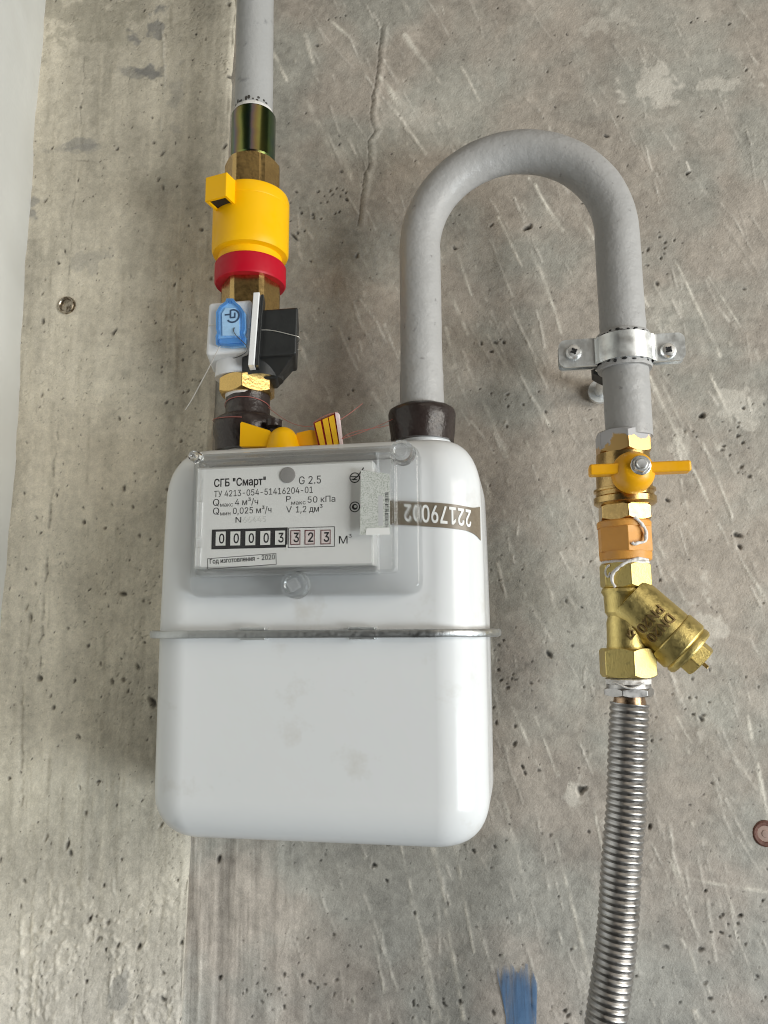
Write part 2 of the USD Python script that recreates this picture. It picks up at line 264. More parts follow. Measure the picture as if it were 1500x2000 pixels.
# ------------------------------------------------------------------ the walls
def fbm2(shape, sig, seed, octaves=4, gain=0.55):
    g = np.random.default_rng(seed); out = np.zeros(shape); a = 1.0
    sx, sy = (sig, sig) if np.isscalar(sig) else sig
    for o in range(octaves):
        n = gaussian_filter(g.standard_normal(shape), (sx/2**o, sy/2**o), mode='wrap'); out += a*n/n.std(); a *= gain
    return out/out.std()
class Panel:
    """A sheet of concrete on a 1 mm grid: relief and colour, with pit shade and low cool light painted in."""
    def __init__(s, x0, x1, z0, z1, base, seed, d=0.00072, far=False):
        s.d = d
        g = d*np.cumsum(1.28**np.arange(1, 19)); s.x = np.arange(x0, x1+d/2, d); s.z = np.arange(z0, z1+d/2, d)
        s.z = np.r_[z0-g[::-1], s.z, s.z[-1]+g]
        if far: s.x = np.r_[s.x, s.x[-1]+g]           # coarser outside the picture
        s.sh = (len(s.z), len(s.x))
        s.h = np.zeros(s.sh); s.c = np.tile(np.array(base), (*s.sh, 1)); s.r = np.random.default_rng(seed)
    def mul(s, f): s.c *= np.asarray(f)[..., None]
    def box(s, x0, x1, z0, z1, pad):
        i0, i1 = np.searchsorted(s.z, [min(z0, z1)-pad, max(z0, z1)+pad]); j0, j1 = np.searchsorted(s.x, [min(x0, x1)-pad, max(x0, x1)+pad])
        return slice(i0, i1), slice(j0, j1)
    def seg(s, a, b, r, rb=None):
        sl = s.box(a[0], b[0], a[1], b[1], max(r, rb or 0)*2.5+.002); X, Z = np.meshgrid(s.x[sl[1]], s.z[sl[0]])
        if X.size == 0: return sl, np.zeros(X.shape), X
        dx, dz = b[0]-a[0], b[1]-a[1]; t = np.clip(((X-a[0])*dx+(Z-a[1])*dz)/(dx*dx+dz*dz+1e-12), 0, 1)
        dist = np.hypot(X-a[0]-t*dx, Z-a[1]-t*dz); rr = r+((rb if rb is not None else r)-r)*t
        return sl, np.clip(1.35-dist/rr, 0, 1)**1.0, t
    def drip(s, a, b, r, rb=None, amt=0.35, col=(0.50, 0.47, 0.40), hh=0.00035):
        sl, m, t = s.seg(a, b, r, rb)
        if m.size == 0: return
        m = m*np.clip(0.75+0.5*s.r.standard_normal(m.shape)*0.5, 0, 1.3); m = gaussian_filter(m*np.clip(.75+.45*fbm2(m.shape, 5, int(s.r.integers(1e6)), 2), .15, 1.5), 0.55)
        s.c[sl] += (np.array(col)-s.c[sl])*np.clip(m*amt, 0, 1)[..., None]; s.h[sl] += m*hh
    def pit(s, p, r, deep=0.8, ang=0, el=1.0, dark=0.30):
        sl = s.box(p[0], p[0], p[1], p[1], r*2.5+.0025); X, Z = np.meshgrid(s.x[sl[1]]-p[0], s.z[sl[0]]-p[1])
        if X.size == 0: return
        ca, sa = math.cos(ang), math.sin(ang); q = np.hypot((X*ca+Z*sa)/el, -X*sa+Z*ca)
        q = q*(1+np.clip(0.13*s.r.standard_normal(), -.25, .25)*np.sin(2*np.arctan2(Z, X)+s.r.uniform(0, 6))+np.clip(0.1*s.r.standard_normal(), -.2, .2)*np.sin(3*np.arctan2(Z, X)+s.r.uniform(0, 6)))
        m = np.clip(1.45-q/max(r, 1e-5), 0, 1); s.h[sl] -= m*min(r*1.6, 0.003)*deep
        s.c[sl] *= (1-(1-dark)*np.clip(m*1.1, 0, 1))[..., None]  # paints the shade inside the hole into the colour
    def patch(s, p, rx, rz, col, amt, seed, thr=0.0):
        sl = s.box(p[0], p[0], p[1], p[1], max(rx, rz)*1.6); X, Z = np.meshgrid((s.x[sl[1]]-p[0])/rx, (s.z[sl[0]]-p[1])/rz)
        if X.size == 0: return
        n = fbm2(X.shape, 6, seed); m = np.clip((1.0-np.hypot(X, Z)+0.35*n-thr)*3, 0, 1)
        s.c[sl] += (np.array(col)-s.c[sl])*(m*amt)[..., None]; return sl, m
    def build(s, name, label, y0, parent_mat, lean=0.0):
        X, Z = np.meshgrid(s.x, s.z); X = X+lean*(Z-s.z.mean())*np.clip((X-s.x[0]-.01)/(s.x[-1]-s.x[0]-.01), 0, 1); Y = y0-s.h
        nz, nx = s.sh; idx = np.arange(nz*nx).reshape(nz, nx)
        P = np.stack([X, Y, Z], -1).reshape(-1, 3); Cc = np.clip(s.c, 0.01, 0.9).reshape(-1, 3)
        a, b, c, d = idx[:-1, :-1].ravel(), idx[:-1, 1:].ravel(), idx[1:, 1:].ravel(), idx[1:, :-1].ravel()
        Fq = [np.c_[a, b, c, d]]
        # returns at the four edges, 30 mm back
        edges = [idx[0, ::-1], idx[-1, :], idx[::-1, -1][::-1][::-1], idx[:, 0]]
        off = len(P); Ps = [P]; Cs = [Cc]
        for e, flip in ((idx[0, :], 0), (idx[-1, :], 1), (idx[:, 0], 1), (idx[:, -1], 0)):
            q = P[e].copy(); q2 = q.copy(); q2[:, 1] = y0+0.03; k = len(e); Ps += [q, q2]; Cs += [Cc[e], Cc[e]]
            i = np.arange(k-1); quad = np.c_[off+i, off+k+i, off+k+i+1, off+i+1]; Fq.append(quad if not flip else quad[:, ::-1]); off += 2*k
        P = np.vstack(Ps); Cc = np.vstack(Cs); Fq = np.vstack(Fq); Fq = np.vstack([Fq[:, [0, 1, 2]], Fq[:, [0, 2, 3]]])
        m = usdkit.mesh(stage, numbered('/World', name), (P, Fq), parent_mat, smooth=True)
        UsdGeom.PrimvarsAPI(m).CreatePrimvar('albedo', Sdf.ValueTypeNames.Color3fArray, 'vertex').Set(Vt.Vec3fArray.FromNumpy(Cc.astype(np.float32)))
        setdata(m.GetPrim(), label=label, category='wall', kind='structure'); return m
LY = 0.0035                                    # the left slab stands 6 mm proud
XJ = (wp(460, 0, LY)[0]+wp(350, 2000, LY)[0])/2
XC = (wp(85, 0, LY)[0]+wp(15, 1000, LY)[0])/2
ZT, ZB = wp(750, 0)[1]+0.03, wp(750, 2000)[1]-0.03

def drips(P, items, dy=0.0):
    for x0, y0, x1, y1, wpx, wb, amt in items:
        P.drip(wp(x0, y0, dy), wp(x1, y1, dy), wpx*0.00036/2, wb*0.00036/2, min(1, amt*1.75), (0.64, 0.60, 0.52))
def ragged(pts, step=14, jit=1.6):              # a hand-drawn line broken into uneven bits
    out = []
    for (x0, y0), (x1, y1) in zip(pts, pts[1:]):
        n = max(1, int(math.hypot(x1-x0, y1-y0)/step))
        for i in range(n): out.append((x0+(x1-x0)*i/n+random.gauss(0, jit), y0+(y1-y0)*i/n))
    return out+[pts[-1]]
# right slab
R = Panel(XJ-0.034, 0.33, ZB, ZT, (0.345, 0.314, 0.278), 3, far=True)
px_low = lambda P, py: np.clip((wp(750, py)[1]-P.z)/0.25, 0, 1)[:, None]
R.mul(1+0.065*fbm2(R.sh, 45, 11)+0.045*fbm2(R.sh, 9, 12)+0.05*fbm2(R.sh, 2.2, 16, 2)+0.035*R.r.standard_normal(R.sh))
tint = np.clip(0.5+0.5*fbm2(R.sh, 30, 13), 0, 1)[..., None]; R.c *= 1+tint*np.array([0.03, 0.0, -0.04])+(1-tint)*np.array([-0.03, 0.015, 0.0])
low = px_low(R, 1450)[..., None]; R.c *= 1+low*np.array([-0.02, 0.0, 0.06])  # bluish light on the lower wall, tinted into the colour
R.h += 0.00025*fbm2(R.sh, 12, 14)+0.00006*R.r.standard_normal(R.sh)
zone = np.clip((wp(680, 1800)[0]-R.x)/0.05, 0, 1)[None, :]*np.clip((wp(500, 1560)[1]-R.z)/0.04, 0, 1)[:, None]; R.mul(1+.38*zone*np.clip(.75+.35*fbm2(R.sh, (30, 9), 17), 0, 1.4))
sl = R.box(wp(300, 1640)[0], wp(640, 1640)[0], ZB, wp(500, 1560)[1], 0)   # vertical trowel streaks under the meter
st = fbm2((len(R.z[sl[0]]), len(R.x[sl[1]])), (70, 3.2), 15, 4, 0.75)
fade = np.clip((wp(660, 1800)[0]-R.x[sl[1]])/0.10, 0, 1)[None, :]*np.clip((wp(500, 1570)[1]-R.z[sl[0]])/0.03, 0, 1)[:, None]
R.c[sl] *= (1+0.20*fade*np.clip(st+.45, -.8, 2.0))[..., None]; R.h[sl] += 0.00022*fade*st
drips(R, [(641, 37, 700, 88, 7, 9, .75), (785, 0, 802, 33, 9, 6, .5), (790, 70, 862, 165, 14, 9, .5), (740, 150, 782, 205, 10, 18, .55), (782, 205, 795, 220, 18, 20, .3), (535, 105, 560, 158, 9, 7, .6),
          (596, 70, 612, 125, 12, 8, .5), (590, 180, 650, 300, 8, 16, .35), (650, 260, 690, 360, 28, 8, .3), (900, 130, 935, 195, 6, 7, .5), (760, 200, 830, 300, 8, 9, .3),
          (1032, 348, 1098, 450, 5, 9, .6), (1045, 360, 1078, 430, 7, 6, .45), (972, 424, 1018, 518, 7, 5, .5), (956, 468, 1000, 578, 4, 5, .4), (1052, 516, 1096, 650, 9, 5, .55), (892, 492, 920, 576, 6, 5, .45),
          (880, 572, 912, 652, 9, 6, .45), (952, 656, 1000, 736, 5, 5, .4), (996, 588, 1064, 752, 4, 5, .35), (1016, 736, 1072, 830, 6, 6, .4), (1120, 400, 1160, 468, 5, 7, .5), (870, 640, 900, 760, 7, 5, .35), (905, 700, 990, 890, 5, 8, .35),
          (1318, 508, 1406, 695, 4, 9, .5), (1383, 540, 1446, 638, 4, 5, .4), (1268, 735, 1385, 985, 6, 5, .5), (1285, 735, 1342, 850, 5, 6, .35), (1386, 730, 1426, 822, 6, 7, .5), (1373, 865, 1430, 1010, 6, 5, .35), (1284, 1060, 1335, 1170, 6, 5, .35),
          (1445, 1090, 1500, 1180, 5, 9, .4), (1322, 860, 1328, 900, 14, 5, .6), (1395, 855, 1402, 875, 10, 12, .5), (1330, 540, 1330, 570, 1, 1, 0),
          (1460, 1400, 1500, 1600, 7, 10, .65), (1320, 1400, 1350, 1450, 6, 3, .4), (1300, 1400, 1320, 1440, 4, 3, .4), (1000, 1380, 1060, 1520, 6, 5, .55), (1045, 1400, 1088, 1515, 4, 4, .45), (980, 1550, 1038, 1785, 9, 6, .4),
          (1085, 1640, 1150, 1900, 5, 8, .4), (1160, 1580, 1180, 1680, 4, 4, .5), (1310, 1680, 1330, 1730, 14, 5, .45), (1330, 1715, 1495, 1742, 6, 7, .3), (1268, 1780, 1275, 1832, 5, 3, .6), (1380, 1820, 1393, 1862, 10, 3, .6), (1415, 1730, 1442, 1810, 5, 4, .35),
          (1400, 1420, 1500, 1580, 3, 4, .2), (1300, 1700, 1360, 1900, 4, 5, .3), (780, 1640, 860, 1990, 5, 6, .4), (845, 1660, 870, 1760, 12, 5, .4), (885, 1640, 925, 1860, 8, 5, .4), (690, 1920, 690, 1975, 12, 5, .45), (730, 1830, 760, 1990, 5, 5, .4), (870, 1780, 905, 1990, 6, 9, .45), (800, 1740, 850, 1990, 9, 12, .25)])
for k in range(520):                           # other splash lines of cement, bent and broken
    x, y = R.r.uniform(560, 1560), R.r.uniform(-80, 2080)
    ang = math.radians(R.r.normal(27 if y < 900 else 19 if x > 900 else 9, 8)); ln = R.r.uniform(20, 130); amt = R.r.uniform(0.25, 0.85)*R.r.uniform(.5, 1); wd = R.r.uniform(1.5, 6)
    for j in range(R.r.integers(1, 4)):
        x2, y2 = x+ln*math.sin(ang)*.5, y+ln*math.cos(ang)*.5; w2 = max(1.2, wd*R.r.uniform(.5, 1.5))
        R.drip(wp(x, y), wp(x2, y2), wd*0.00018, w2*0.00018, amt, (0.64, 0.60, 0.53)); x, y, wd = x2, y2, w2; ang += R.r.normal(0, .09); amt *= R.r.uniform(.5, 1.1)
for k in range(110):                           # broader dragged drops, narrow at one end
    x, y = R.r.uniform(560, 1560), R.r.uniform(0, 2050); ang = math.radians(R.r.normal(25 if y < 900 else 17, 6)); ln = R.r.uniform(18, 75)
    R.drip(wp(x, y), wp(x+ln*math.sin(ang), y+ln*math.cos(ang)), R.r.uniform(5, 13)*0.00018, R.r.uniform(1.5, 4)*0.00018, R.r.uniform(0.25, 0.75), (0.62, 0.58, 0.51))
for k in range(420):                           # light specks
    x, y = R.r.uniform(480, 1600), R.r.uniform(-80, 2080); q = wp(x, y); R.drip(q, (q[0]+.0004, q[1]-R.r.uniform(.0002, .003)), R.r.uniform(.0005, .0011), None, R.r.uniform(.2, .6))
for (x, y, a, b, am) in ((1270, 165, .020, .018, .45), (1400, 165, .022, .005, .35), (1195, 40, .02, .01, .25), (1445, 800, .012, .016, .35), (1465, 800, .008, .014, .3), (1385, 1215, .010, .022, .4), (1300, 600, .012, .018, .25), (1325, 865, .005, .012, .3), (790, 220, .012, .016, .22), (825, 235, .012, .014, .2), (1115, 1545, .010, .008, .4), (960, 1570, .012, .03, .2), (640, 1720, .03, .05, .08)):
    R.patch(wp(x, y), a, b, (0.60, 0.56, 0.49), min(.8, am*1.5), int(x+y))
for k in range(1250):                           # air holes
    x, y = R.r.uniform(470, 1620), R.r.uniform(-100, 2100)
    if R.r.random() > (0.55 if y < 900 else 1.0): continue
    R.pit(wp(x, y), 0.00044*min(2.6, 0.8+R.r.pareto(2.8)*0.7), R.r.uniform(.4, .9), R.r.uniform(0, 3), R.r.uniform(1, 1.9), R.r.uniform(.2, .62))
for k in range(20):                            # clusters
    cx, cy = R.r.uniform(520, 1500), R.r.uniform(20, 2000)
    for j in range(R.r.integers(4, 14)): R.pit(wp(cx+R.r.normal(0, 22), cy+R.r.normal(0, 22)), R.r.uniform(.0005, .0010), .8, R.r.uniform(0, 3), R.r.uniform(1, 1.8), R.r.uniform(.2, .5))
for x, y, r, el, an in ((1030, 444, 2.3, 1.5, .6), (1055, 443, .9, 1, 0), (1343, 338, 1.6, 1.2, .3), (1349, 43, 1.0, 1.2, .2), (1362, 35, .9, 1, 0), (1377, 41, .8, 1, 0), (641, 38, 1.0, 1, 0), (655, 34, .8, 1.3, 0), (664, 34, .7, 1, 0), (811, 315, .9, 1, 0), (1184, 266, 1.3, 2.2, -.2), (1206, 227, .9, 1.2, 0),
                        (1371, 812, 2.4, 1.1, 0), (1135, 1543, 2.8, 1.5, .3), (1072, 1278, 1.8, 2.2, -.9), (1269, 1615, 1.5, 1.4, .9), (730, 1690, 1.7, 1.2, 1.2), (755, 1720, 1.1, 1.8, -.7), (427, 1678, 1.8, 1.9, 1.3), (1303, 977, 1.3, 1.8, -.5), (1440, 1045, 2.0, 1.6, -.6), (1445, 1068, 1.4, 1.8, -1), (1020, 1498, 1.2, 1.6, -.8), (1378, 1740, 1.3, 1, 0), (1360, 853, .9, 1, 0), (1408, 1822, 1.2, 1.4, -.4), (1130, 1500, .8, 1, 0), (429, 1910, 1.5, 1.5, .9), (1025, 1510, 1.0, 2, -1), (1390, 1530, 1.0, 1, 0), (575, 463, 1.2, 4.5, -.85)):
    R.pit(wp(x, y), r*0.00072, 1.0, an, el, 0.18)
crack = [(744, 55), (742, 85), (736, 130), (732, 165), (722, 220), (733, 255), (718, 275), (720, 320), (708, 350), (705, 390), (698, 440)]
crack = ragged(crack, 10, 1.3)
for a, b in zip(crack, crack[1:]):
    sl, m, t = R.seg(wp(*a), wp(*b), 0.0006); R.h[sl] -= m*0.0004; R.c[sl] *= (1-0.22*m)[..., None]
    sl, m, t = R.seg(wp(a[0]+9, a[1]), wp(b[0]+9, b[1]), 0.0022); R.h[sl] += m*0.0004; R.c[sl] *= (1+0.06*m)[..., None]
R.build('concrete_wall', 'grey brown concrete slab with pale cement drips and air holes behind the bent pipe', YW, concrete)
# left slab
Lp = Panel(XC-0.012, XJ, ZB, ZT, (0.575, 0.527, 0.43), 5)
Lp.mul(1+0.08*fbm2(Lp.sh, 40, 21)+0.065*fbm2(Lp.sh, (45, 12), 22)+0.022*fbm2(Lp.sh, (50, 3.0), 23, 3)+0.04*fbm2(Lp.sh, 2.2, 20, 2)+0.035*Lp.r.standard_normal(Lp.sh))
low = px_low(Lp, 1560)[..., None]; Lp.c *= 1+low*np.array([-0.05, -0.02, 0.12])  # cool light low on this slab, also put into its colour
Lp.h += 0.0003*fbm2(Lp.sh, (50, 9), 24)+0.0002*fbm2(Lp.sh, 6, 25)+0.00006*Lp.r.standard_normal(Lp.sh)
worm = np.abs(fbm2(Lp.sh, 3.2, 26, 2)); area = np.clip(0.35+0.7*fbm2(Lp.sh, 40, 27), 0, 1); wm = np.clip(1-worm/0.10, 0, 1)*area*(np.abs(fbm2(Lp.sh, 4, 28, 1)) > 0.55)
Lp.h -= 0.0006*wm; Lp.mul(1-0.30*wm)
q = np.clip((px_low(Lp, 1640)*4), 0, 1)*np.clip(0.2+fbm2(Lp.sh, 16, 29), 0, 1); bl = fbm2(Lp.sh, 2.2, 30, 2); Lp.h += 0.00045*q*np.clip(bl, 0, 2); Lp.mul(1+0.08*q*np.clip(bl, -1, 1.5))
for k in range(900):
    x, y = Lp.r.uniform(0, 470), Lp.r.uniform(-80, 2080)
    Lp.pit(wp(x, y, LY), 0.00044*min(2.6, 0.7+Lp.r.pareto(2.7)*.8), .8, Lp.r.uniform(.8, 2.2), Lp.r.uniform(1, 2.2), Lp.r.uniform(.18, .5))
for k in range(190):
    x, y = Lp.r.uniform(20, 440), Lp.r.uniform(-60, 2000); ln = Lp.r.uniform(40, 220)
    Lp.drip(wp(x, y, LY), wp(x-ln*.03, y+ln, LY), Lp.r.uniform(.0005, .0022), None, Lp.r.uniform(.12, .5), ((0.68, 0.62, 0.50) if k % 3 else (0.36, 0.325, 0.255)), 0.00025)
for x, y, a, b, am in ((292, 45, .007, .010, .75), (258, 80, .006, .012, .75), (270, 140, .011, .008, .8), (262, 143, .016, .006, .5), (150, 285, .018, .006, .55), (60, 400, .006, .011, .6), (180, 510, .016, .012, .3), (330, 190, .008, .02, .3), (155, 290, .03, .004, .3), (255, 1930, .010, .014, .5)):
    Lp.patch(wp(x, y, LY), a, b, (0.24, 0.235, 0.225), am, int(x*3+y))
Lp.patch(wp(170, 35, LY), .045, .03, (0.28, 0.26, 0.20), .4, 77)
for pts, rr, dk in (([(160, 110), (158, 180), (150, 255)], .0007, .35), ([(146, 310), (143, 360), (140, 420), (135, 490), (131, 550)], .0006, .4), ([(112, 830), (105, 900), (97, 1000), (88, 1150), (80, 1300), (76, 1330)], .0012, .4), ([(125, 313), (165, 314), (195, 320)], .0008, .3), ([(48, 1600), (40, 1400), (60, 1200)], .0016, .2), ([(185, 1640), (182, 1760), (178, 1900), (175, 2000)], .0007, .25), ([(243, 150), (240, 240), (256, 230)], .0005, .25), ([(52, 600), (75, 597)], .0006, .35)):
    pts = ragged(pts)
    for a, b in zip(pts, pts[1:]):
        k = random.uniform(.1, 1.0)**1.5; sl, m, t = Lp.seg(wp(*a, LY), wp(*b, LY), rr*random.uniform(.5, 1.2)); Lp.h[sl] -= m*rr*.6*k; Lp.c[sl] *= (1-dk*m*k)[..., None]
for pts, rr in (([(230, 1680), (238, 1760), (235, 1850), (232, 2000)], .0012), ([(80, 1700), (75, 1850), (70, 2000)], .0012), ([(45, 1800), (52, 1900), (40, 1990)], .0016), ([(92, 1840), (90, 1900), (94, 1940)], .001), ([(305, 40), (310, 150), (302, 230), (310, 300)], .0009)):
    pts = ragged(pts, 18, 1.5)
    for a, b in zip(pts, pts[1:]): Lp.drip(wp(*a, LY), wp(*b, LY), rr, None, .4, (0.58, 0.55, 0.48), .0006)
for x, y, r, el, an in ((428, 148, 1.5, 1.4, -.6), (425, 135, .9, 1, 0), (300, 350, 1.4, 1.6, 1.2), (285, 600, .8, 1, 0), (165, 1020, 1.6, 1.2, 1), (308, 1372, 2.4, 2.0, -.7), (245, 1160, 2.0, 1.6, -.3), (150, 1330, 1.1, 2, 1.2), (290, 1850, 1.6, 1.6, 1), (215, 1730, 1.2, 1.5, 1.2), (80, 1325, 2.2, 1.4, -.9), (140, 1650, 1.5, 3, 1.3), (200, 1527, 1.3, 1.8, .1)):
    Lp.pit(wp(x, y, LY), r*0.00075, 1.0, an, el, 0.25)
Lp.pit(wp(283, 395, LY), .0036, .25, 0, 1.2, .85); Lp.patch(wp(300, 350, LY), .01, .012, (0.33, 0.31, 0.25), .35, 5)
ed = np.clip(1-(XJ-Lp.x)/0.004, 0, 1)[None, :]; Lp.h -= 0.0014*ed**2*np.clip(1+.9*fbm2(Lp.sh, (14, 2), 31, 3), 0, 3); Lp.h -= 0.0004*ed
Lp.build('concrete_slab', 'sand coloured concrete slab with upright trowel streaks left of the meter', YW-LY, concrete, lean=(wp(460, 0, LY)[0]-wp(350, 2000, LY)[0])/(wp(460, 0)[1]-wp(350, 2000)[1]))
# plastered return wall at the left
nz, ny = 120, 60; zz = np.linspace(ZB, ZT, nz); yy = np.linspace(0.12, YW+0.02, ny); Yg, Zg = np.meshgrid(yy, zz)
Xg = XC + 0.0012*fbm2((nz, ny), 6, 41) + 0.004*np.clip((Yg-(YW-0.03))/0.04, 0, 1)**2
P_ = np.stack([Xg, Yg, Zg], -1).reshape(-1, 3); ii = np.arange(nz*ny).reshape(nz, ny)
Fq = np.c_[ii[:-1, :-1].ravel(), ii[1:, :-1].ravel(), ii[1:, 1:].ravel(), ii[:-1, 1:].ravel()][:, ::-1]
back = P_.copy(); back[:, 0] = XC-0.06; Fb = Fq[:, ::-1]+len(P_)
m = usdkit.mesh(stage, numbered('/World', 'plastered_wall'), (np.vstack([P_, back]), np.vstack([Fq, Fb])), plaster, smooth=True)
setdata(m.GetPrim(), label='smooth pale grey plastered wall at the left edge, meeting the sand coloured slab', category='wall', kind='structure')

# ------------------------------------------------------------------ wall fittings
def wall_thing(name, label, cat, px, py, dy):
    x, z = wp(px, py, dy); q = np.array([x, YW-dy, z])-O
    return Thing(name, label, cat, (np.dot(q, EX)*1e3, q[2]*1e3, np.dot(q, EN)*1e3))
def ring(o, prof, n=40):
    """prof: (radius, w) turned around the axis facing the viewer at o."""
    v, f = lathe(prof, 0, 0, n); v = np.c_[v[:, 0], -v[:, 2], v[:, 1]]; return v+np.array(o), f
t = wall_thing('wall_socket', 'small round steel screw socket set in a hole of the sand coloured slab', 'socket', 131, 597, LY)
t.part('socket_rim', ring(t.o, [(7.0, -2), (6.8, 1.6), (6.2, 2.3), (5.4, 2.3), (4.8, 1.6), (4.7, .4)]), ring_steel)
t.part('socket_cup', ring(t.o, [(4.8, -1.0), (4.8, .35), (2.8, 0.45), (1.6, 1.0), (.5, 1.1)]), ring_steel)
t = wall_thing('rusty_socket', 'rusty brown round socket in the concrete at the right edge', 'socket', 1495, 1628, 0)
t.part('socket_rim', ring(t.o, [(8.6, -2), (8.2, .8), (7.2, 1.5), (5.4, 1.2), (5.0, .5)]), rust)
t.part('socket_floor', ring(t.o, [(5.4, -1), (5.4, .5), (2.6, .6), (2.2, .9), (.5, 1.0)]), simple('pale_rust', (0.34, 0.24, 0.20), .7, var=.3, scale=300))
# blue paint dab, dragged downwards
pl = [(967, 1868), (975, 1862), (985, 1885), (992, 1870), (1003, 1888), (1012, 1900), (1022, 1878), (1034, 1884), (1040, 1895), (1049, 1920), (1048, 1960), (1046, 2040), (1020, 2060), (992, 2050), (988, 1985), (978, 1935), (970, 1900)]
poly = Polygon([wp(*p) for p in pl])
gs = [g for g in getattr(poly, 'geoms', [poly]) if g.area > 2e-6]
bm = usdkit.material(stage, L+'blue_wall_paint', {
    'g': ('geometry', {}), 'mp': ('mapping', {'scale': (420, 1, 30)}), 'n': ('noise_texture', {'scale': 1.0, 'detail': 5, 'roughness': .6}), 'n2': ('noise_texture', {'scale': 140, 'detail': 4}),
    'sz': ('separate_xyz', {}), 'e': ('map_range', {'from_min': wp(1010, 1930)[1], 'from_max': wp(1010, 1860)[1], 'to_min': 0.0, 'to_max': 0.42, 'clamp': True}), 'ad': ('math', {'math_type': 'add'}),
    'f': ('map_range', {'from_min': .38, 'from_max': .78, 'to_min': 0.25, 'to_max': 1, 'clamp': True}),
    'c': ('mix_color', {'a': (0.06, 0.135, 0.27), 'b': (0.13, 0.235, 0.40)}), 'd': ('principled_bsdf', {'roughness': .5}), 't': ('transparent_bsdf', {}), 'x': ('mix_closure', {})},
    [('g.position', 'mp.vector'), ('mp.vector', 'n.vector'), ('g.position', 'n2.vector'), ('g.position', 'sz.vector'), ('sz.z', 'e.value'), ('n.fac', 'ad.value1'), ('e.result', 'ad.value2'), ('ad.value', 'f.value'),
     ('n2.fac', 'c.fac'), ('c.result', 'd.base_color'), ('f.result', 'x.fac'), ('d.BSDF', 'x.closure1'), ('t.BSDF', 'x.closure2')], surface='x.closure')
vs, fs, n0 = [], [], 0
for g in gs:
    v2, f2 = trimesh.creation.triangulate_polygon(g.segmentize(0.004), engine='earcut'); vs.append(np.c_[v2[:, 0], np.full(len(v2), YW-0.0011), v2[:, 1]]); fs.append(f2[:, ::-1]+n0 if False else f2+n0); n0 += len(v2)
Pm = np.vstack(vs); Fm = np.vstack(fs); k = len(Pm); back = Pm.copy(); back[:, 1] += 0.0003
m = usdkit.mesh(stage, numbered('/World', 'paint_smear'), (np.vstack([Pm, back]), np.vstack([Fm, Fm[:, ::-1]+k])), bm)
setdata(m.GetPrim(), label='blue brushed paint smear low on the concrete wall', category='paint smear')

# ------------------------------------------------------------------ supply pipe, coupling and insulating valve (left stack)
def ax(py):                                    # axis of the left stack
    px = np.interp(py, [-300, 0, 210, 260, 430, 530, 750, 845, 900], [503, 498.5, 496, 495, 490.5, 489, 483.5, 484, 484]); return px, U(px, py)
def wob(vf, amt, sc, seed=0):                  # unevenness of brushed paint
    v, f = tm(vf); d = np.stack([meshkit.noise(v/sc+k*17.3, seed+k) for k in range(3)], -1)-0.5; return v+d*amt, f
u, v0 = U(496, 205), V(496, 232)
t = Thing('supply_pipe', 'straight grey painted gas pipe coming down from the top edge', 'pipe', (u, v0, 0))
pts = [(ax(y)[1], V(ax(y)[0], y), 0) for y in (232, 150, 60, 0, -120, -300)]
t.part('pipe', wob(tube(smoothpath(pts, 60), 13.35, 48), 0.25, 9), grey_paint2)
vt = V(496, 222)
t.part('thread_tape', wob(lathe([(13.0, vt-4), (13.9, vt-3), (14.0, vt-1), (13.5, vt+.6)], u), .5, 4), tape_m)
chips = []
for k in range(11):
    a = -50+k*11+random.uniform(-5, 5); r = 13.42; hh = random.uniform(.6, 2.0)
    chips.append(m3.Manifold.sphere(1, 10).scale((random.uniform(.5, 1.2), hh, .25)).rotate((0, a, 0)).translate((u+r*math.sin(math.radians(a)), vt+1.0+random.uniform(0, 3.5), r*math.cos(math.radians(a)))))
t.part('chipped_paint', chips, chipped)
u = U(495, 270); va, vb = V(495, 320), V(495, 229)
t = Thing('pipe_coupling', 'shiny coupling sleeve with green and purple tarnish below the straight pipe', 'coupling', (u, va, 0))
t.part('sleeve', lathe([(12, va), (14.6, va), (15.5, va+1.2), (15.5, vb-1.2), (14.8, vb), (12.5, vb)], u, n=96), iri)
t.part('thread_tape', wob(lathe([(12.9, va-3), (14.2, va-2), (14.3, va-.6), (13.2, va+.2)], u), .6, 4), tape_m)

vb0, vt0 = V(489, 645), V(493, 324)
t = Thing('insulating_valve', 'brass valve in a yellow plastic jacket with a red ring', 'valve', (ax(530)[1], vb0, 0))
u = ax(340)[1]; Rr = (U(545, 340)-U(445, 340))/2
t.part('hex_end', hexa(u, V(493, 430), vt0, Rr*1.06, 41, cut=1.0, rnd=.1), brass)
u = U(490.5, 440)
A = lambda y: V(490.5, y)
rc = (U(563, 440)-U(418, 440))/2*.968
t.part('jacket', lathe([(17, A(521)), (rc-4.8, A(519)), (rc-4.6, A(506)), (rc-1.0, A(503)), (rc-.1, A(497)), (rc, A(488)), (rc, A(414)), (rc-.35, A(412.5)), (rc, A(411)), (rc, A(398)), (rc-.8, A(391)), (rc-3.2, A(386.5)), (rc-7, A(385)), (16, A(385))], u, n=96), yellow)
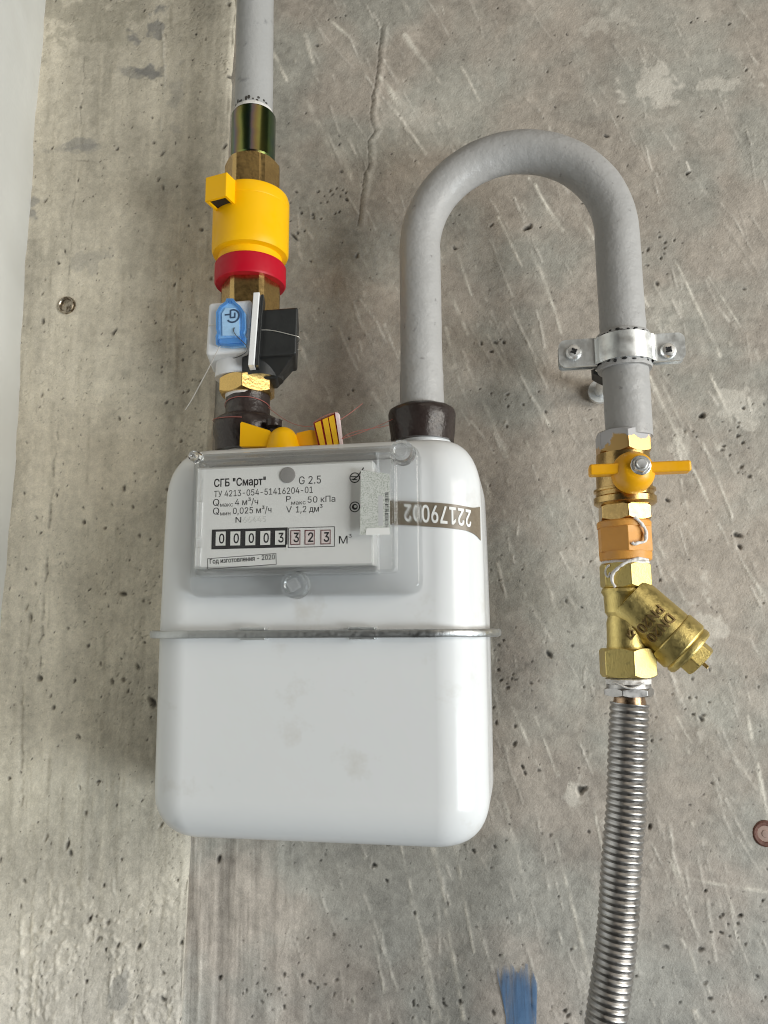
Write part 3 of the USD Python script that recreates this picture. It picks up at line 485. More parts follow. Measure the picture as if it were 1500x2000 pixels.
# the hooded spout at the upper left of the jacket: open underneath
s = 8.3; wc = 26.0; cu = U(442, 362, wc+10)-.770*s; hv0, hv1 = V(442, 384, 35), V(442, 338, 35)
sq = affinity.rotate(rrect(-s, s, -s, s, .7), 12, origin=(0, 0)); inn = affinity.rotate(shapely.box(-s+1.8, -s+1.8, s-1.8, s-1.8), 12, origin=(0, 0))
hood = vext(affinity.translate(sq, cu, wc), hv0, hv1) - vext(affinity.translate(inn, cu, wc), hv0-1, hv1-3)
t.part('hood', hood, yellow)
t.part('hood_hole_shade', vext(affinity.translate(inn, cu, wc), hv0+1.2, hv0+1.8), black_rub)  # black plate painting the shade inside the open hood
B = lambda y: V(489, y)
u = U(489.5, 530); rr = (U(555, 530)-U(424, 530))/2
t.part('ring', lathe([(15.6, B(560)), (rr-.8, B(560)), (rr, B(556.5)), (rr, B(525)), (rr-.8, B(521.5)), (17, B(520))], u, n=96), red)
u = U(490, 580); Rr = (U(543, 580)-U(437, 580))/2
t.part('hex_end', hexa(u, vb0, B(556), Rr*1.06, 41, cut=1.0, rnd=.1), brass)

# ------------------------------------------------------------------ solenoid shut-off valve
t = Thing('solenoid_valve', 'gas shut-off valve with white and black boxes either side of an upright plate', 'valve', (U(484, 770), V(484, 770), 0))
w1 = 22.0
wa, wb = U(405, 640, w1), U(489, 640, w1); v0, v1 = V(445, 690, w1), V(445, 588, w1)
def slant(m, k, u0, vc=None):                  # a small lean in the picture plane
    v, f = tm(m); v = v.copy(); v[:, 0] += (v[:, 1]-(v0+v1)/2)*k + np.clip(v[:, 2]-w1, -60, 0)*.27; return v, f
t.part('white_box', slant(rbox(wa, wb, v0, v1, -14, w1, 2.2), .03, 0), white_plastic)
t.part('white_collar', wob(lathe([(13, V(462, 742)), (15.6, V(462, 742)), (15.2, V(462, 725)), (14.6, V(462, 690))], U(466, 730)), 0, 3), white_plastic)
ba, bb = U(501, 640, w1), U(581, 640, w1); bv0, bv1 = V(545, 694, w1), V(545, 602, w1)
blk = rbox(ba, bb, bv0, bv1, -10, w1, 1.6) + m3.Manifold.batch_hull([ball((x, bv0+1, z), 1.2) for x in (ba+3, bb-4) for z in (-9, w1-6)]
        + [ball((x, V(545, 744), z), 1.6) for x in (ba+1.6, U(558, 744)) for z in (-10, 8)])
t.part('black_box', slant(blk, .03, 0), black_plastic)
t.part('black_collar', lathe([(13, V(520, 746)), (14.4, V(520, 746)), (14.2, V(520, 700))], U(514, 730), 3), black_plastic)
pu0, pu1 = U(490, 640, 27), U(502, 640, 27)
t.part('plate', slant(rbox(pu0, pu1, V(495, 712, 27), V(495, 571, 27), -6, 27, .5), .055, 0), white_bracket, 'thin white upright plate seen edge on')
t.part('plate_backing', slant(rbox(pu1+.05, pu1+2.2, V(495, 714, 25), V(495, 576, 25), -8, 25, .4), .055, 0), black_plastic)
u = U(483.5, 752); Rn = (U(535, 752)-U(431, 752))/2
t.part('nut', hexa(u, V(484, 775), V(484, 742), Rn*1.03, 9), brass_nut)
t.part('thread_tape', wob(lathe([(12.8, V(484, 783)), (14.6, V(484, 779)), (14.8, V(484, 775)), (13, V(484, 773))], u), .9, 4), tape_m)
wz = w1+.35
def px3(lst): return [(*uv(x, y, w), w) for x, y, w in lst]
t = Thing('seal_wire', 'thin steel wire looped round the white and black boxes with a loose tail', 'wire', (U(445, 640, wz), V(445, 640, wz), wz))
t.part('wire_loop', tube(smoothpath([(wa-.4, V(403, 634), -10), (wa-.4, V(404, 636, wz), wz-3), (wa+1.5, V(410, 636, wz), wz), (U(450, 638, wz), V(450, 638, wz), wz+.1), (wb, V(489, 642, wz), wz)], 40), .28, 6), wire_m)
t.part('wire_loop', tube(smoothpath([(ba+.5, V(503, 645, wz), wz), (U(540, 647, wz), V(540, 647, wz), wz+.1), (bb-2, V(578, 655, wz), wz), (bb-.3, V(582, 656, wz), wz-.4), (bb-2.4, V(584, 657, wz), wz-10), (bb-5.6, V(584, 657, wz), 0)], 40), .28, 6), wire_m)
t.part('wire_tail', tube(smoothpath(px3([(430, 676, 26), (421, 692, 27), (408, 718, 26), (392, 748, 24), (372, 785, 20), (362, 800, 17)]), 40), .32, 6), wire_m)
t.part('wire_tail', tube(smoothpath(px3([(458, 640, 27), (466, 660, 28), (482, 686, 28), (478, 690, 28), (455, 699, 27)]), 30), .3, 6), simple('dark_wire', (0.12, 0.12, 0.12), .4, .8))
# blue lead-style seal hanging in front of the white box
sw = w1+.6
t = Thing('blue_seal', 'translucent blue plastic seal on the white box, with a round dark emblem', 'seal', (*uv(452, 675, sw), sw))
q = lambda x, y: uv(x, y, sw+2)
sh = Polygon([q(*p) for p in ((425, 676), (424, 660), (427, 652), (425, 645), (425, 612), (432, 600), (443, 592), (445, 586), (458, 586), (461, 592), (471, 600), (479, 612), (480, 645), (477, 652), (481, 661), (479, 677), (452, 679))]).buffer(-.5).buffer(.5)
t.part('seal_body', ext(sh, sw, sw+3.2), blue_solid)
rim = sh.buffer(.1).difference(sh.buffer(-1.5))
t.part('seal_rim', ext(rim, sw+3.2, sw+4.4), blue_clear)
inner = Polygon([q(*p) for p in ((437, 658), (436, 615), (443, 604), (462, 604), (469, 615), (470, 658))])
t.part('seal_window', ext(inner, sw+3.2, sw+4.2), simple('pale_blue_window', (0.36, 0.58, 0.85), 0.25, var=.2, scale=300))
kn = uv(452, 590, sw+2); t.part('seal_knob', ball((*kn, sw+2.2), 2.0), blue_clear)
kf = uv(452, 668, sw+2); t.part('seal_foot', rbox(kf[0]-7.5, kf[0]+7.5, kf[1]-2.0, kf[1]+1.8, sw+2, sw+5, .8), blue_clear)
e = uv(455, 617, sw+4); we = sw+4.22
arc = LineString([(e[0]+4.2*math.cos(a), e[1]-.2+4.2*math.sin(a)) for a in np.linspace(-2.5, 1.6, 30)]).buffer(.55, cap_style=2)
bars = [LineString([(e[0]-5.4, e[1]+1.0), (e[0]-1.6, e[1]+1.0)]), LineString([(e[0]-1.6, e[1]+3.9), (e[0]-1.6, e[1]-1.2)]), LineString([(e[0]-1.8, e[1]-1.2), (e[0]+1.4, e[1]-1.2), (e[0]+1.4, e[1]+2)]), LineString([(e[0]-1.6, e[1]+3.9), (e[0]+.6, e[1]+4.0)])]
mk = shapely.union_all([arc]+[b.buffer(.5, cap_style=2) for b in bars])
t.part('emblem', ext(mk, we-.1, we+.15), blue_dark)

# ------------------------------------------------------------------ inlet union (dark painted) and its small yellow-handled cock
u = U(484, 800)
t = Thing('inlet_union', 'dark brown painted pipe union over the left side of the meter', 'union', (u, V(484, 885), 0))
D = lambda y: V(484, y)
r1 = (U(526, 790)-U(444, 790))/2; r2 = (U(547, 830)-U(421, 830))/2
t.part('sleeve', wob(lathe([(12, D(818)), (r1+.6, D(818)), (r1, D(808)), (r1-.2, D(790)), (r1, D(772)), (11, D(771))], u), .5, 5), dark_paint)
t.part('body', wob(lathe([(14, D(885)), (r2-1.6, D(885)), (r2-1.4, D(862)), (r2-.4, D(852)), (r2, D(838)), (r2-.4, D(828)), (r2-2.5, D(821)), (r2-5.5, D(816)), (12, D(814))], u), .9, 6), dark_paint)
t.part('meter_spigot', lathe([(13, D(905)), (15, D(905)), (15, D(880))], u), white_paint)
sp = [(u+(r1+.35)*math.sin(a), D(788)+3.2*math.cos(a)-3, (r1+.35)*math.cos(a)) for a in np.linspace(-1.7, 1.7, 40)]
sp2 = [(u+(r2-.0)*math.sin(a), D(828)-1.5*math.cos(a)-1.5*a, (r2+.3)*math.cos(a)) for a in np.linspace(-1.7, 0.2, 40)]
hw = 27.0
t = Thing('union_cock', 'yellow handled cock just above the top edge of the meter', 'valve', (*uv(552, 875, hw-6), hw-6))
h = lambda x, y, w=hw: uv(x, y, w)
wing = Polygon([h(470, 873), h(471, 828), h(474, 825), h(528, 842), h(540, 873)]).buffer(-.4).buffer(.4)
t.part('wing', ext(wing, hw-2.2, hw+1.6), yellow)
t.part('hub', m3.Manifold.batch_hull([ball((*uv(553, 862, hw-3), hw-3), 9.0, 40), ball((*uv(553, 880, hw-3), hw-3), 10.5, 40)]), yellow)
wing2 = Polygon([h(575, 872, hw-4), h(580, 846, hw-4), h(606, 840, hw-4), h(622, 842, hw-4), h(622, 868, hw-4)])
t.part('wing', ext(wing2, hw-7, hw-3.5), orange)
t.part('stem', lathe([(5, D(850)), (5, D(838))], U(551, 845), hw-10), dark_paint)
# striped plastic seal on red thread
sw2 = hw-1
t = Thing('striped_seal', 'small red seal with yellow stripes tied beside the yellow cock handle', 'seal', (*uv(640, 862, sw2), sw2))
z = lambda x, y: uv(x, y, sw2)
t.part('seal_body', ext(Polygon([z(612, 826), z(656, 806), z(667, 868), z(622, 872)]), sw2-4, sw2), seal_red)
for a in (((615, 827), (626, 822), (636, 872), (626, 872)), ((630, 820), (640, 815.5), (650, 872), (640, 872)), ((642, 815), (652, 810.5), (662, 870), (653, 871))):
    t.part('stripe', ext(Polygon([z(*p) for p in a]), sw2, sw2+.4), seal_yellow)
t.part('seal_edge', ext(Polygon([z(655, 806), z(661, 807), z(668, 868), z(664, 869)]), sw2-4, sw2+.8), pink_w)
t = Thing('seal_thread', 'fine red thread running from the striped seal to both meter unions', 'thread', (*uv(690, 850, 18), 18))
t.part('thread', tube(sp, .25, 5), thread_red); t.part('thread', tube(sp2, .25, 5), thread_red)
for L_ in ([(660, 822, sw2), (685, 806, 14), (708, 788, 8)], [(664, 858, sw2), (690, 850, 20), (715, 841, 16), (745, 829, 12), (768, 818, 14)], [(664, 862, sw2), (685, 846, 20), (720, 838, 16), (760, 830, 15)], [(524, 796, 12), (545, 812, 16), (580, 830, 22), (614, 832, sw2)], [(612, 826, sw2), (635, 812, sw2+1), (660, 805, sw2)]):
    t.part('thread', tube(smoothpath(px3(L_), 24), .2, 5), thread_red)

# ------------------------------------------------------------------ gas meter
WF, WBK = 60.0, -50.0; WM = (WF+WBK)/2
uL, uR = U(324, 1238, 32), U(950, 1238, 32); um = (uL+uR)/2
vF = V(632, 1237, WF+6); vB = V(640, 1641, 36); vT = V(640, 866.5, 44)
t = Thing('gas_meter', 'white steel gas meter with a clear counter cover and a galvanised seam band', 'gas meter', (um, vB, WM))
def shell(v_flat, v_end, taper, rf=30.0, rp=26.0, ra=19.0, ns=12):
    sgn = 1 if v_end > v_flat else -1; secs = []
    hw_, hd = (uR-uL)/2, (WF-WBK)/2; H = abs(v_end-v_flat)
    prof = [(0, 0.0), (H*.5, taper*.5), (H-rf, taper)]+[(H-rf+rf*math.sin(a), taper+ra*(1-math.cos(a))) for a in np.linspace(0, PI/2, ns+1)[1:]]
    pts = []
    for y, ins in prof:
        rr = max(rp-ins*.72, 5.0); p = rrect(um-hw_+ins, um+hw_-ins, WM-hd+ins, WM+hd-ins, rr, 14); c = np.array(p.exterior.coords)[:-1]
        s0 = np.argmax(c[:, 0]+c[:, 1]*1e-3 - 0*c[:, 1]); pts.append((c, v_flat+sgn*y))
    n = len(pts[0][0]); vv = []; ff = []
    for c, y in pts: vv += [(x, y, w) for x, w in c]
    for i in range(len(pts)-1):
        for j in range(n):
            k = (j+1) % n; ff.append((i*n+j, i*n+k, (i+1)*n+k, (i+1)*n+j))
    ff = np.array(ff); ff = np.vstack([ff[:, [0, 1, 2]], ff[:, [0, 2, 3]]])
    for ring_, cen in ((len(pts)-1, pts[-1][1]), (0, v_flat)):
        vv.append((um, cen, WM)); j = np.arange(n); k = (j+1) % n; c0 = np.full(n, len(vv)-1)
        tri = np.c_[ring_*n+j, ring_*n+k, c0]; ff = np.vstack([ff, tri if ring_ else tri[:, ::-1]])
    if sgn > 0: pass
    m = trimesh.Trimesh(np.array(vv), ff, process=False); m.fix_normals(); return np.array(m.vertices), np.array(m.faces)
t.part('upper_shell', shell(vF+1.5, vT, 1.0), white_paint, smooth=25)
t.part('lower_shell', shell(vF-1.5, vB, 0.5, 25.0, 26.0, 21.0), white_paint, smooth=25)
fl = affinity.translate(rrect(-1, 1, -1, 1, .1), 0, 0)
def flange(grow, v0, v1, rnd):
    out = []
    for k, (g, y) in enumerate(((grow-rnd, v0), (grow-.25*rnd, v0+.3*rnd), (grow, (v0+v1)/2), (grow-.25*rnd, v1-.3*rnd), (grow-rnd, v1))):
        p = rrect(uL-g, uR+g, WBK-g, WF+g, 30+g, 14); out.append((np.array(p.exterior.coords)[:-1], y))
    n = len(out[0][0]); vv = [(x, y, w) for c, y in out for x, w in c]; ff = []
    inn = np.array(rrect(uL+3, uR-3, WBK+3, WF-3, 27, 14).exterior.coords)[:-1]
    vv += [(x, v1, w) for x, w in inn]+[(x, v0, w) for x, w in inn]; m = len(out)
    for i in range(m+1):
        b = i+1
        for j in range(n): k = (j+1) % n; ff.append((i*n+j, i*n+k, b*n+k, b*n+j))
    for j in range(n): k = (j+1) % n; ff.append(((m+1)*n+j, (m+1)*n+k, k, j))
    v = np.array(vv, float)
    v[:, 1] += (meshkit.noise(np.c_[v[:, 0]/14, v[:, 1]*0, v[:, 2]/14], 3)-.5)*.9
    q = trimesh.Trimesh(*tm((v, np.array(ff))), process=False); q.fix_normals(); return np.array(q.vertices), np.array(q.faces)
t.part('seam_band', flange(7.2, vF-2.3, vF+2.0, 1.2), galv, smooth=60)
for x0, x1 in ((466, 516), (678, 732)):
    for s_ in (1, -1):
        a, b = U(x0, 1236, WF+7), U(x1, 1236, WF+7)
        t.part('crimp_tab', rbox(a, b, vF+(1.7 if s_ > 0 else -3.4), vF+(3.3 if s_ > 0 else -1.8), WF-1, WF+6.0, .7, 12), zinc)
uN = U(828, 860); t.part('outlet_neck', lathe([(16, V(828, 905)), (16, V(828, 868)), (17, V(828, 866)), (17, V(828, 850))], uN), white_paint)
# tape with the serial number, wrapped round the right shoulder of the body, digits upside down
hw_, hd = (uR-uL)/2, (WF-WBK)/2
def body_curve(off, u_from, extra_ang=1.25, n=30):
    g = .35; r = 26.0-.35*.72; cu_, cw = um+hw_-g-r, WM+hd-g-r
    line = [(x, WF-g+off) for x in np.linspace(u_from, cu_, 16)[:-1]]
    arc = [(cu_+(r+off)*math.sin(a), cw+(r+off)*math.cos(a)) for a in np.linspace(0, extra_ang, n)]
    return np.array(line+arc)
vt0b, vb0b = V(770, 975, WF), V(770, 1022, WF)
cv = body_curve(.45, U(735, 1000, WF)); cv_i = body_curve(.05, U(735, 1000, WF)); n = len(cv)
sl_ = np.r_[0, np.cumsum(np.linalg.norm(np.diff(cv, axis=0), axis=1))]
drop = -(sl_*0.085); top = vt0b+drop+np.clip((sl_-sl_[-1]+12)/12, 0, 1)**2*2.5; bot = vb0b+drop-np.clip((sl_-sl_[-1]+16)/16, 0, 1)**2*3.2
vv = np.vstack([np.c_[cv[:, 0], top, cv[:, 1]], np.c_[cv[:, 0], bot, cv[:, 1]], np.c_[cv_i[:, 0], bot, cv_i[:, 1]], np.c_[cv_i[:, 0], top, cv_i[:, 1]]])
i = np.arange(n-1); ff = np.vstack([np.c_[a*n+i, b*n+i, b*n+i+1, a*n+i+1] for a, b in ((0, 1), (1, 2), (2, 3), (3, 0))])
q = trimesh.Trimesh(*tm((vv, ff)), process=False); q.fix_normals()
band = t.part('serial_tape', q, band_m, 'olive brown tape with upside-down white serial digits', smooth=60)
tx = fine(meshkit.text_mesh('22179002', (vt0b-vb0b)*.60, .15, True)); b_ = tx.bounds; tv = np.array(tx.vertices); s0 = np.interp(U(790, 1000, WF), cv[:16, 0], sl_[:16]); s1 = np.interp(10.5, [0, 1], [0, 1])
s_end = sl_[-1]-10.0
uu = (tv[:, 0]-b_[0][0])/(b_[1][0]-b_[0][0]); ss = s_end-uu*(s_end-s0)            # rotated by half a turn
hh = (tv[:, 1]-b_[0][1])/(b_[1][1]-b_[0][1]); cu2 = np.interp(ss, sl_, cv[:, 0]); cw2 = np.interp(ss, sl_, cv[:, 1])
nn = np.gradient(cv, axis=0); nn /= np.linalg.norm(nn, axis=1)[:, None]; nu, nw = np.interp(ss, sl_, -nn[:, 1]), np.interp(ss, sl_, nn[:, 0])
mid = (np.interp(ss, sl_, top)+np.interp(ss, sl_, bot))/2+.3+np.clip((ss-sl_[-1]+16)/16, 0, 1)**2*2.2
off = .14+tv[:, 2]*.8
t.part('serial_digits', (np.c_[cu2+nu*off, mid-(hh-.5)*(vt0b-vb0b)*.74, cw2+nw*off], np.array(tx.faces)), print_white, parent=band, smooth=False)
# counter housing, dial and wheels
WP = 76.0
d0, d1 = U(380, 1010, WP), U(729, 1010, WP); dv0, dv1 = V(555, 1108, WP), V(555, 906, WP)
t.part('dial_housing', rbox(d0, d1, dv0, dv1, WF-1, WP-.35, 1.0), simple('housing_grey', (0.60, 0.60, 0.59), .45, var=.02))
t.part('dial_plate', ext(rrect(d0+1.2, d1-1.0, dv0+1.2, dv1-1.2, .8), WP-.4, WP), dial)
t.part('housing_base', rbox(U(384, 1010, WF+5), U(738, 1010, WF+5), V(555, 1124, WF+5), V(555, 890, WF+5), WF-1, WF+5, 1), simple('housing_base_grey', (0.62, 0.62, 0.62), .5))
t.part('dial_screw', ring((*uv(562, 928, WP), WP), [(4.4, -.2), (4.4, .5), (3.9, .8)]), simple('dial_screw_grey', (0.30, 0.29, 0.285), .35))
for y0, y1 in ((980, 1052), (1070, 1106)):
    t.part('clip', rbox(U(384, 1010, WP), U(395, 1010, WP), V(390, y1, WP), V(390, y0, WP), WP-1, WP+.9, .4), white_bracket)  # white strips painting the highlights on the dial clips
for s_, x0, y, x1, c in (('СГБ "Смарт"', 418, 951, 519, 15), ('G 2.5', 584, 946, 627, 15), ('ТУ 4213-054-51416204-01', 418, 971, 611, 12), ('Q', 416, 988, 428, 13), ('макс', 430, 990, 455, 8), ('4 м³/ч', 459, 987, 504, 12),
                         ('P', 559, 980, 568, 11), ('макс', 569, 986, 597, 8), ('50 кПа', 601, 982, 655, 12), ('Q', 416, 1005, 428, 13), ('мин', 430, 1007, 450, 8), ('0,025 м³/ч', 455, 1004, 530, 12), ('V', 559, 1001, 570, 12), ('1,2 дм³', 578, 1001, 630, 12),
                         ('N', 460, 1021, 471, 11), ('М', 662, 1062, 679, 15), ('3', 681, 1050, 687, 7), ('Год изготовления - 2020', 410, 1101, 537, 9)):
    slope = 0.045 if s_.startswith('Год') else 0.006
    t.part('printed_line', text(s_, x0, y, x1, c, WP-.03, .08, bold=s_.startswith(('Год', 'СГБ', 'G 2'))and s_[0] != 'G', rot=slope), print_black, smooth=False)
t.part('number_and_shadow', text('66445', 474.8, 1020.8, 519.8, 11, WP-.03, .06, rot=.006), print_grey, smooth=False)  # grey offset copy: painted shadow of the white number
t.part('number_and_shadow', text('66445', 474, 1020, 519, 11, WP-.03, .12, rot=.006), print_white, smooth=False)
def frame(x0, y0, x1, y1, wd, w, lift=.08, tilt=0.0):
    p = shapely.box(*uv(x0, y1, w), *uv(x1, y0, w)); p = affinity.rotate(p, math.degrees(tilt)); return ext(p.difference(p.buffer(-wd)), w-.05, w+lift)
t.part('year_frame', frame(405, 1084, 540, 1109, .3, WP, tilt=.05), print_black, smooth=False)
wnd = t.part('counter_mask', ext(shapely.box(*uv(413, 1073, WP), *uv(562, 1030, WP)), WP-.05, WP+.12), print_black, 'black surround of the whole-number wheels', smooth=False)
t.part('counter_frame', frame(562.5, 1028, 654, 1070, .35, WP), print_black, smooth=False)
xs = [431, 459.5, 489, 518, 547, 577, 605, 636]
for i, ch in enumerate('00003323'):
    w_ = WP+.13; x = xs[i]; yc = 1052-i*.45
    a0, a1 = uv(x-10, yc+14, w_), uv(x+10, yc-14, w_)
    wheel = t.part('digit_wheel', ext(shapely.box(a0[0], a0[1], a1[0], a1[1]), WP-.1, w_), digit_white if i < 5 else digit_pink, smooth=False)
    t.part('digit', text(ch, x-3.5, yc+9, x+7, 18, w_-.02, .07, bold=True), print_black, parent=wheel, smooth=False)
    if i > 4: t.part('digit_frame', frame(x-10, yc-14.5, x+10, yc+14.5, .45, w_), frame_red, parent=wheel, smooth=False)
c_ = text(',', 558, 1068, 562.5, 24, WP+.12, .1, bold=True); t.part('decimal_comma', c_, print_white, smooth=False)
for k, (x, y) in enumerate(((693, 933), (693, 990))):
    e = uv(x, y, WP); mk = Point(e).buffer(2.9).difference(Point(e).buffer(2.35))
    if k == 0: mk = mk.union(LineString([uv(690, 937, WP), uv(700, 929, WP), uv(710, 914, WP)]).buffer(.3)).union(LineString([uv(686, 931, WP), uv(699, 931, WP)]).buffer(.25)).union(LineString([uv(687, 936, WP), uv(697, 937, WP)]).buffer(.25))
    else: mk = mk.union(Point(e).buffer(1.6).difference(affinity.translate(Point(e).buffer(.8), .3, .2)))
    t.part('approval_mark', ext(mk, WP-.05, WP+.08), print_black, smooth=False)
# clear cover
CO = 82.0
def hollow(p, w0, w1, th, lid=True):
    a = ext(p, w0, w1); return a - ext(p.buffer(-th), w0-1, w1-(th if lid else -1))
c0 = [uv(372, 1168, WF+6), uv(820, 868, WF+6)]
base = rrect(c0[0][0], c0[1][0], c0[0][1], V(600, 879, WF+6), 7.0, 8)
b0 = [uv(378, 1124, CO), uv(768, 880, CO)]; boxp = rrect(b0[0][0], b0[1][0], b0[0][1], b0[1][1], 2.5, 6)
skirt = m3.Manifold.batch_hull([ext(base, WF-6, WF+7.6), ext(base.buffer(-1.0), WF+7.6, WF+9.0), ext(base.buffer(-2.2), WF+9.0, WF+9.5)]) - ext(base.buffer(-1.4), WF-7, WF+8.1) - ext(boxp.buffer(-1.4), WF+7, WF+12)
cov = t.part('cover_skirt', skirt, acrylic, smooth=40)
walls = ext(boxp, WF+9.6, CO-1.7) - ext(boxp.buffer(-1.4), WF+9, CO)
cov2 = t.part('cover_wall', walls, acrylic, smooth=40)
t.part('cover_pane', m3.Manifold.batch_hull([ext(boxp, CO-1.6, CO-1.3), ext(boxp.buffer(-.5), CO-1.3, CO-.5), ext(boxp.buffer(-1.5), CO-.5, CO)]), clear_front, smooth=20)
for x, y, r, nm in ((786, 884, 5.8, 'screw_boss'), (383, 893, 2.6, 'screw_boss'), (577, 1143, 6.6, 'screw_boss')):
    e = uv(x, y, WF+11); bs = t.part(nm, ring((*e, WF+11), [(r+1.0, -3), (r+.4, 4), (r-.6, 5.2), (r-1.6, 5.2), (r-1.9, 2.0), (.5, 1.8)]), acrylic_boss)
    if r > 5: t.part('plug', (rbox(-3, 3, -3, 3, -2, 3.4, .8).rotate((0, 0, 28 if r > 6 else 5)) if r > 6 else m3.Manifold.cylinder(4, 3.2, 3.0, 32)).translate((*e, WF+13)), clear_knob, parent=bs)
# foil seal label with bar code on the pane
fw = CO+.05
st_ = Polygon([uv(705, 918, fw), uv(761, 926, fw), uv(762, 1042, fw), uv(703, 1045, fw)])
fo = t.part('foil_label', ext(st_, fw-.1, fw+.15), foil, 'silver speckled foil label with a bar code', smooth=False)
bars = []
for k in range(30):
    y = 962+k*2.5; h_ = random.uniform(.7, 1.9); bars.append(ext(shapely.box(*uv(752, y+h_, fw), *uv(759, y, fw)), fw+.1, fw+.22))
t.part('bar_code', bars, print_black, parent=fo, smooth=False)
t.part('label_stripe', ext(shapely.box(*uv(739, 1027, fw), *uv(748, 968, fw)), fw+.1, fw+.2), print_grey, parent=fo, smooth=False)
t.part('label_flap', ext(Polygon([uv(716, 1032, fw), uv(760, 1030, fw), uv(762, 1044, fw), uv(714, 1045, fw)]), fw+.15, fw+.3), print_white, parent=fo, smooth=False)

# ------------------------------------------------------------------ bent pipe
uA, uB = U(823, 700), U(1213, 600); vTop = V(1012, 297); Rb = (uB-uA)/2; vC = vTop-Rb
t = Thing('bent_pipe', 'grey painted pipe bent like an upside-down U above the meter', 'pipe', (uA, V(823, 800), 0))
path = [(uA, y, 0) for y in np.linspace(V(823, 800), vC, 26)[:-1]]+[((uA+uB)/2-Rb*math.cos(a), vC+Rb*math.sin(a), 0) for a in np.linspace(0, PI, 60)]+[(uB+.4*k/25, y, 0) for k, y in enumerate(np.linspace(vC, V(1215, 856), 40)[1:])]
P_ = np.array(path); rf = np.full(len(P_), 13.5)
rf += np.where(P_[:, 0] > (uA+uB)/2, .25, 0); arcm = (P_[:, 1] > vC); rf[arcm] *= .985; rf += np.where((P_[:, 0] < (uA+uB)/2) & (P_[:, 1] < V(823, 724)), .55, 0)
for y, g in ((V(823, 724), 1.1), (V(1215, 632), .5), (V(1215, 758), .5)):
    side = (P_[:, 0] < (uA+uB)/2) if y == V(823, 722) else (P_[:, 0] > (uA+uB)/2); rf += np.where(side, g*np.exp(-((P_[:, 1]-y)/1.2)**2), 0)
t.part('pipe', wob(tube(path, 13.5, 64, rfun=rf), .45, 7, 5), grey_paint)
u = uA; t2 = Thing('outlet_union', 'dark brown painted union nut under the bent pipe', 'union', (u, V(823, 866), 0))
rq = (U(889, 815)-U(759, 815))/2; Z = lambda y: V(823, y)
t2.part('nut', wob(lathe([(14, Z(866)), (rq-1.6, Z(866)), (rq-1.2, Z(850)), (rq, Z(826)), (rq+.2, Z(812)), (rq-.8, Z(804)), (rq-3.5, Z(799)), (12, Z(797))], u, .8), 1.0, 6, 9), dark_paint)

# ------------------------------------------------------------------ pipe clamp
t = Thing('pipe_clamp', 'shiny zinc pipe clamp screwed round the right leg of the bent pipe', 'pipe clamp', (uB, V(1213, 690), -80))
vc = V(1213, 690); hb = (V(1213, 664)-V(1213, 714))/2; ri, ro = 16.0, 17.8
ear_w = 5.0
def arcband(r0_, r1_, a0, a1, va_, vb_):
    a = np.radians(np.linspace(a0, a1, 40)); p = Polygon(np.vstack([np.c_[r1_*np.sin(a), r1_*np.cos(a)], np.c_[r0_*np.sin(a[::-1]), r0_*np.cos(a[::-1])]]))
    return vext(affinity.translate(p, uB, 0), va_, vb_)
t.part('band', arcband(ri, ro, -76, 76, vc-hb, vc+hb), zinc)
t.part('rear_band', arcband(ri, ro, 104, 256, vc-hb, vc+hb), zinc)
for s_ in (-1, 1):
    e0 = uB+s_*(ri+.4); e1 = U(1091, 690, ear_w) if s_ < 0 else U(1339, 690, ear_w)
    lo, hi = min(e0, e1), max(e0, e1)
    p = rrect(lo, hi, vc-hb*1.06, vc+hb*1.06, .6).intersection(rrect(lo-(0 if s_ < 0 else 20), hi+(20 if s_ < 0 else 0), vc-hb*1.06, vc+hb*1.06, 4.5))
    fil = Polygon([(e0+s_*3.0, ear_w+1.0-1.8), (e0+s_*3.0, ear_w+1.0), (e0+s_*1.4, ear_w+1.4), (e0+s_*.6, ear_w+3.0), (e0-s_*1.8, ear_w+4.2), (e0-s_*1.0, ear_w-1.2)])
    t.part('ear', ext(p, ear_w-.8, ear_w+1.0) + vext(fil if fil.is_valid else fil.buffer(0), vc-hb, vc+hb), zinc)
    t.part('rear_ear', ext(rrect(lo, hi, vc-hb, vc+hb, 3), -3.6, -1.8), zinc)
    sx = U(1120 if s_ < 0 else 1304, 690 if s_ < 0 else 687, ear_w)
    sc_ = t.part('screw', ring((sx, V(1120, 690, ear_w) if s_ < 0 else V(1304, 687, ear_w), ear_w+1.0), [(4.8, -6), (4.8, .6), (4.5, 1.8), (3.6, 2.8), (1.7, 3.1), (1.6, 1.3), (.5, 1.2)]), bolt_steel)
    cx, cy = sx, (V(1120, 690, ear_w) if s_ < 0 else V(1304, 687, ear_w))
    t.part('screw_recess', (m3.Manifold.cube((4.4, 1.0, .6), True)+m3.Manifold.cube((1.0, 4.4, .6), True)).rotate((0, 0, 20 if s_ < 0 else 50)).translate((cx, cy, ear_w+3.95)), black_rub, parent=sc_)
for s_, lab in ((1, None), (-1, None)):
    y = vc+s_*(hb+1.2); t.part('rubber_lining', wob(lathe([(13.9, y-1.9), (16.0, y-1.9), (16.6, y), (16.0, y+1.7), (13.9, y+1.9)], uB), .5, 4), grey_paint)
ch = []
for k in range(22):
    a = -62+k*6+random.uniform(-3, 3); up_ = k % 3 != 0; y = vc+(hb+.9 if up_ else -hb-.9)+random.uniform(-.6, .9); r = 16.35
    ch.append(m3.Manifold.sphere(1, 10).scale((random.uniform(.6, 2.0), random.uniform(.4, 1.1), .55)).rotate((0, a, 0)).translate((uB+r*math.sin(math.radians(a)), y, r*math.cos(math.radians(a)))))
t.part('bare_rubber', ch, black_rub)
rod = lambda r, w0_, w1_: ring((uB-7, vc-1, 0), [(r, w0_), (r, w1_)])
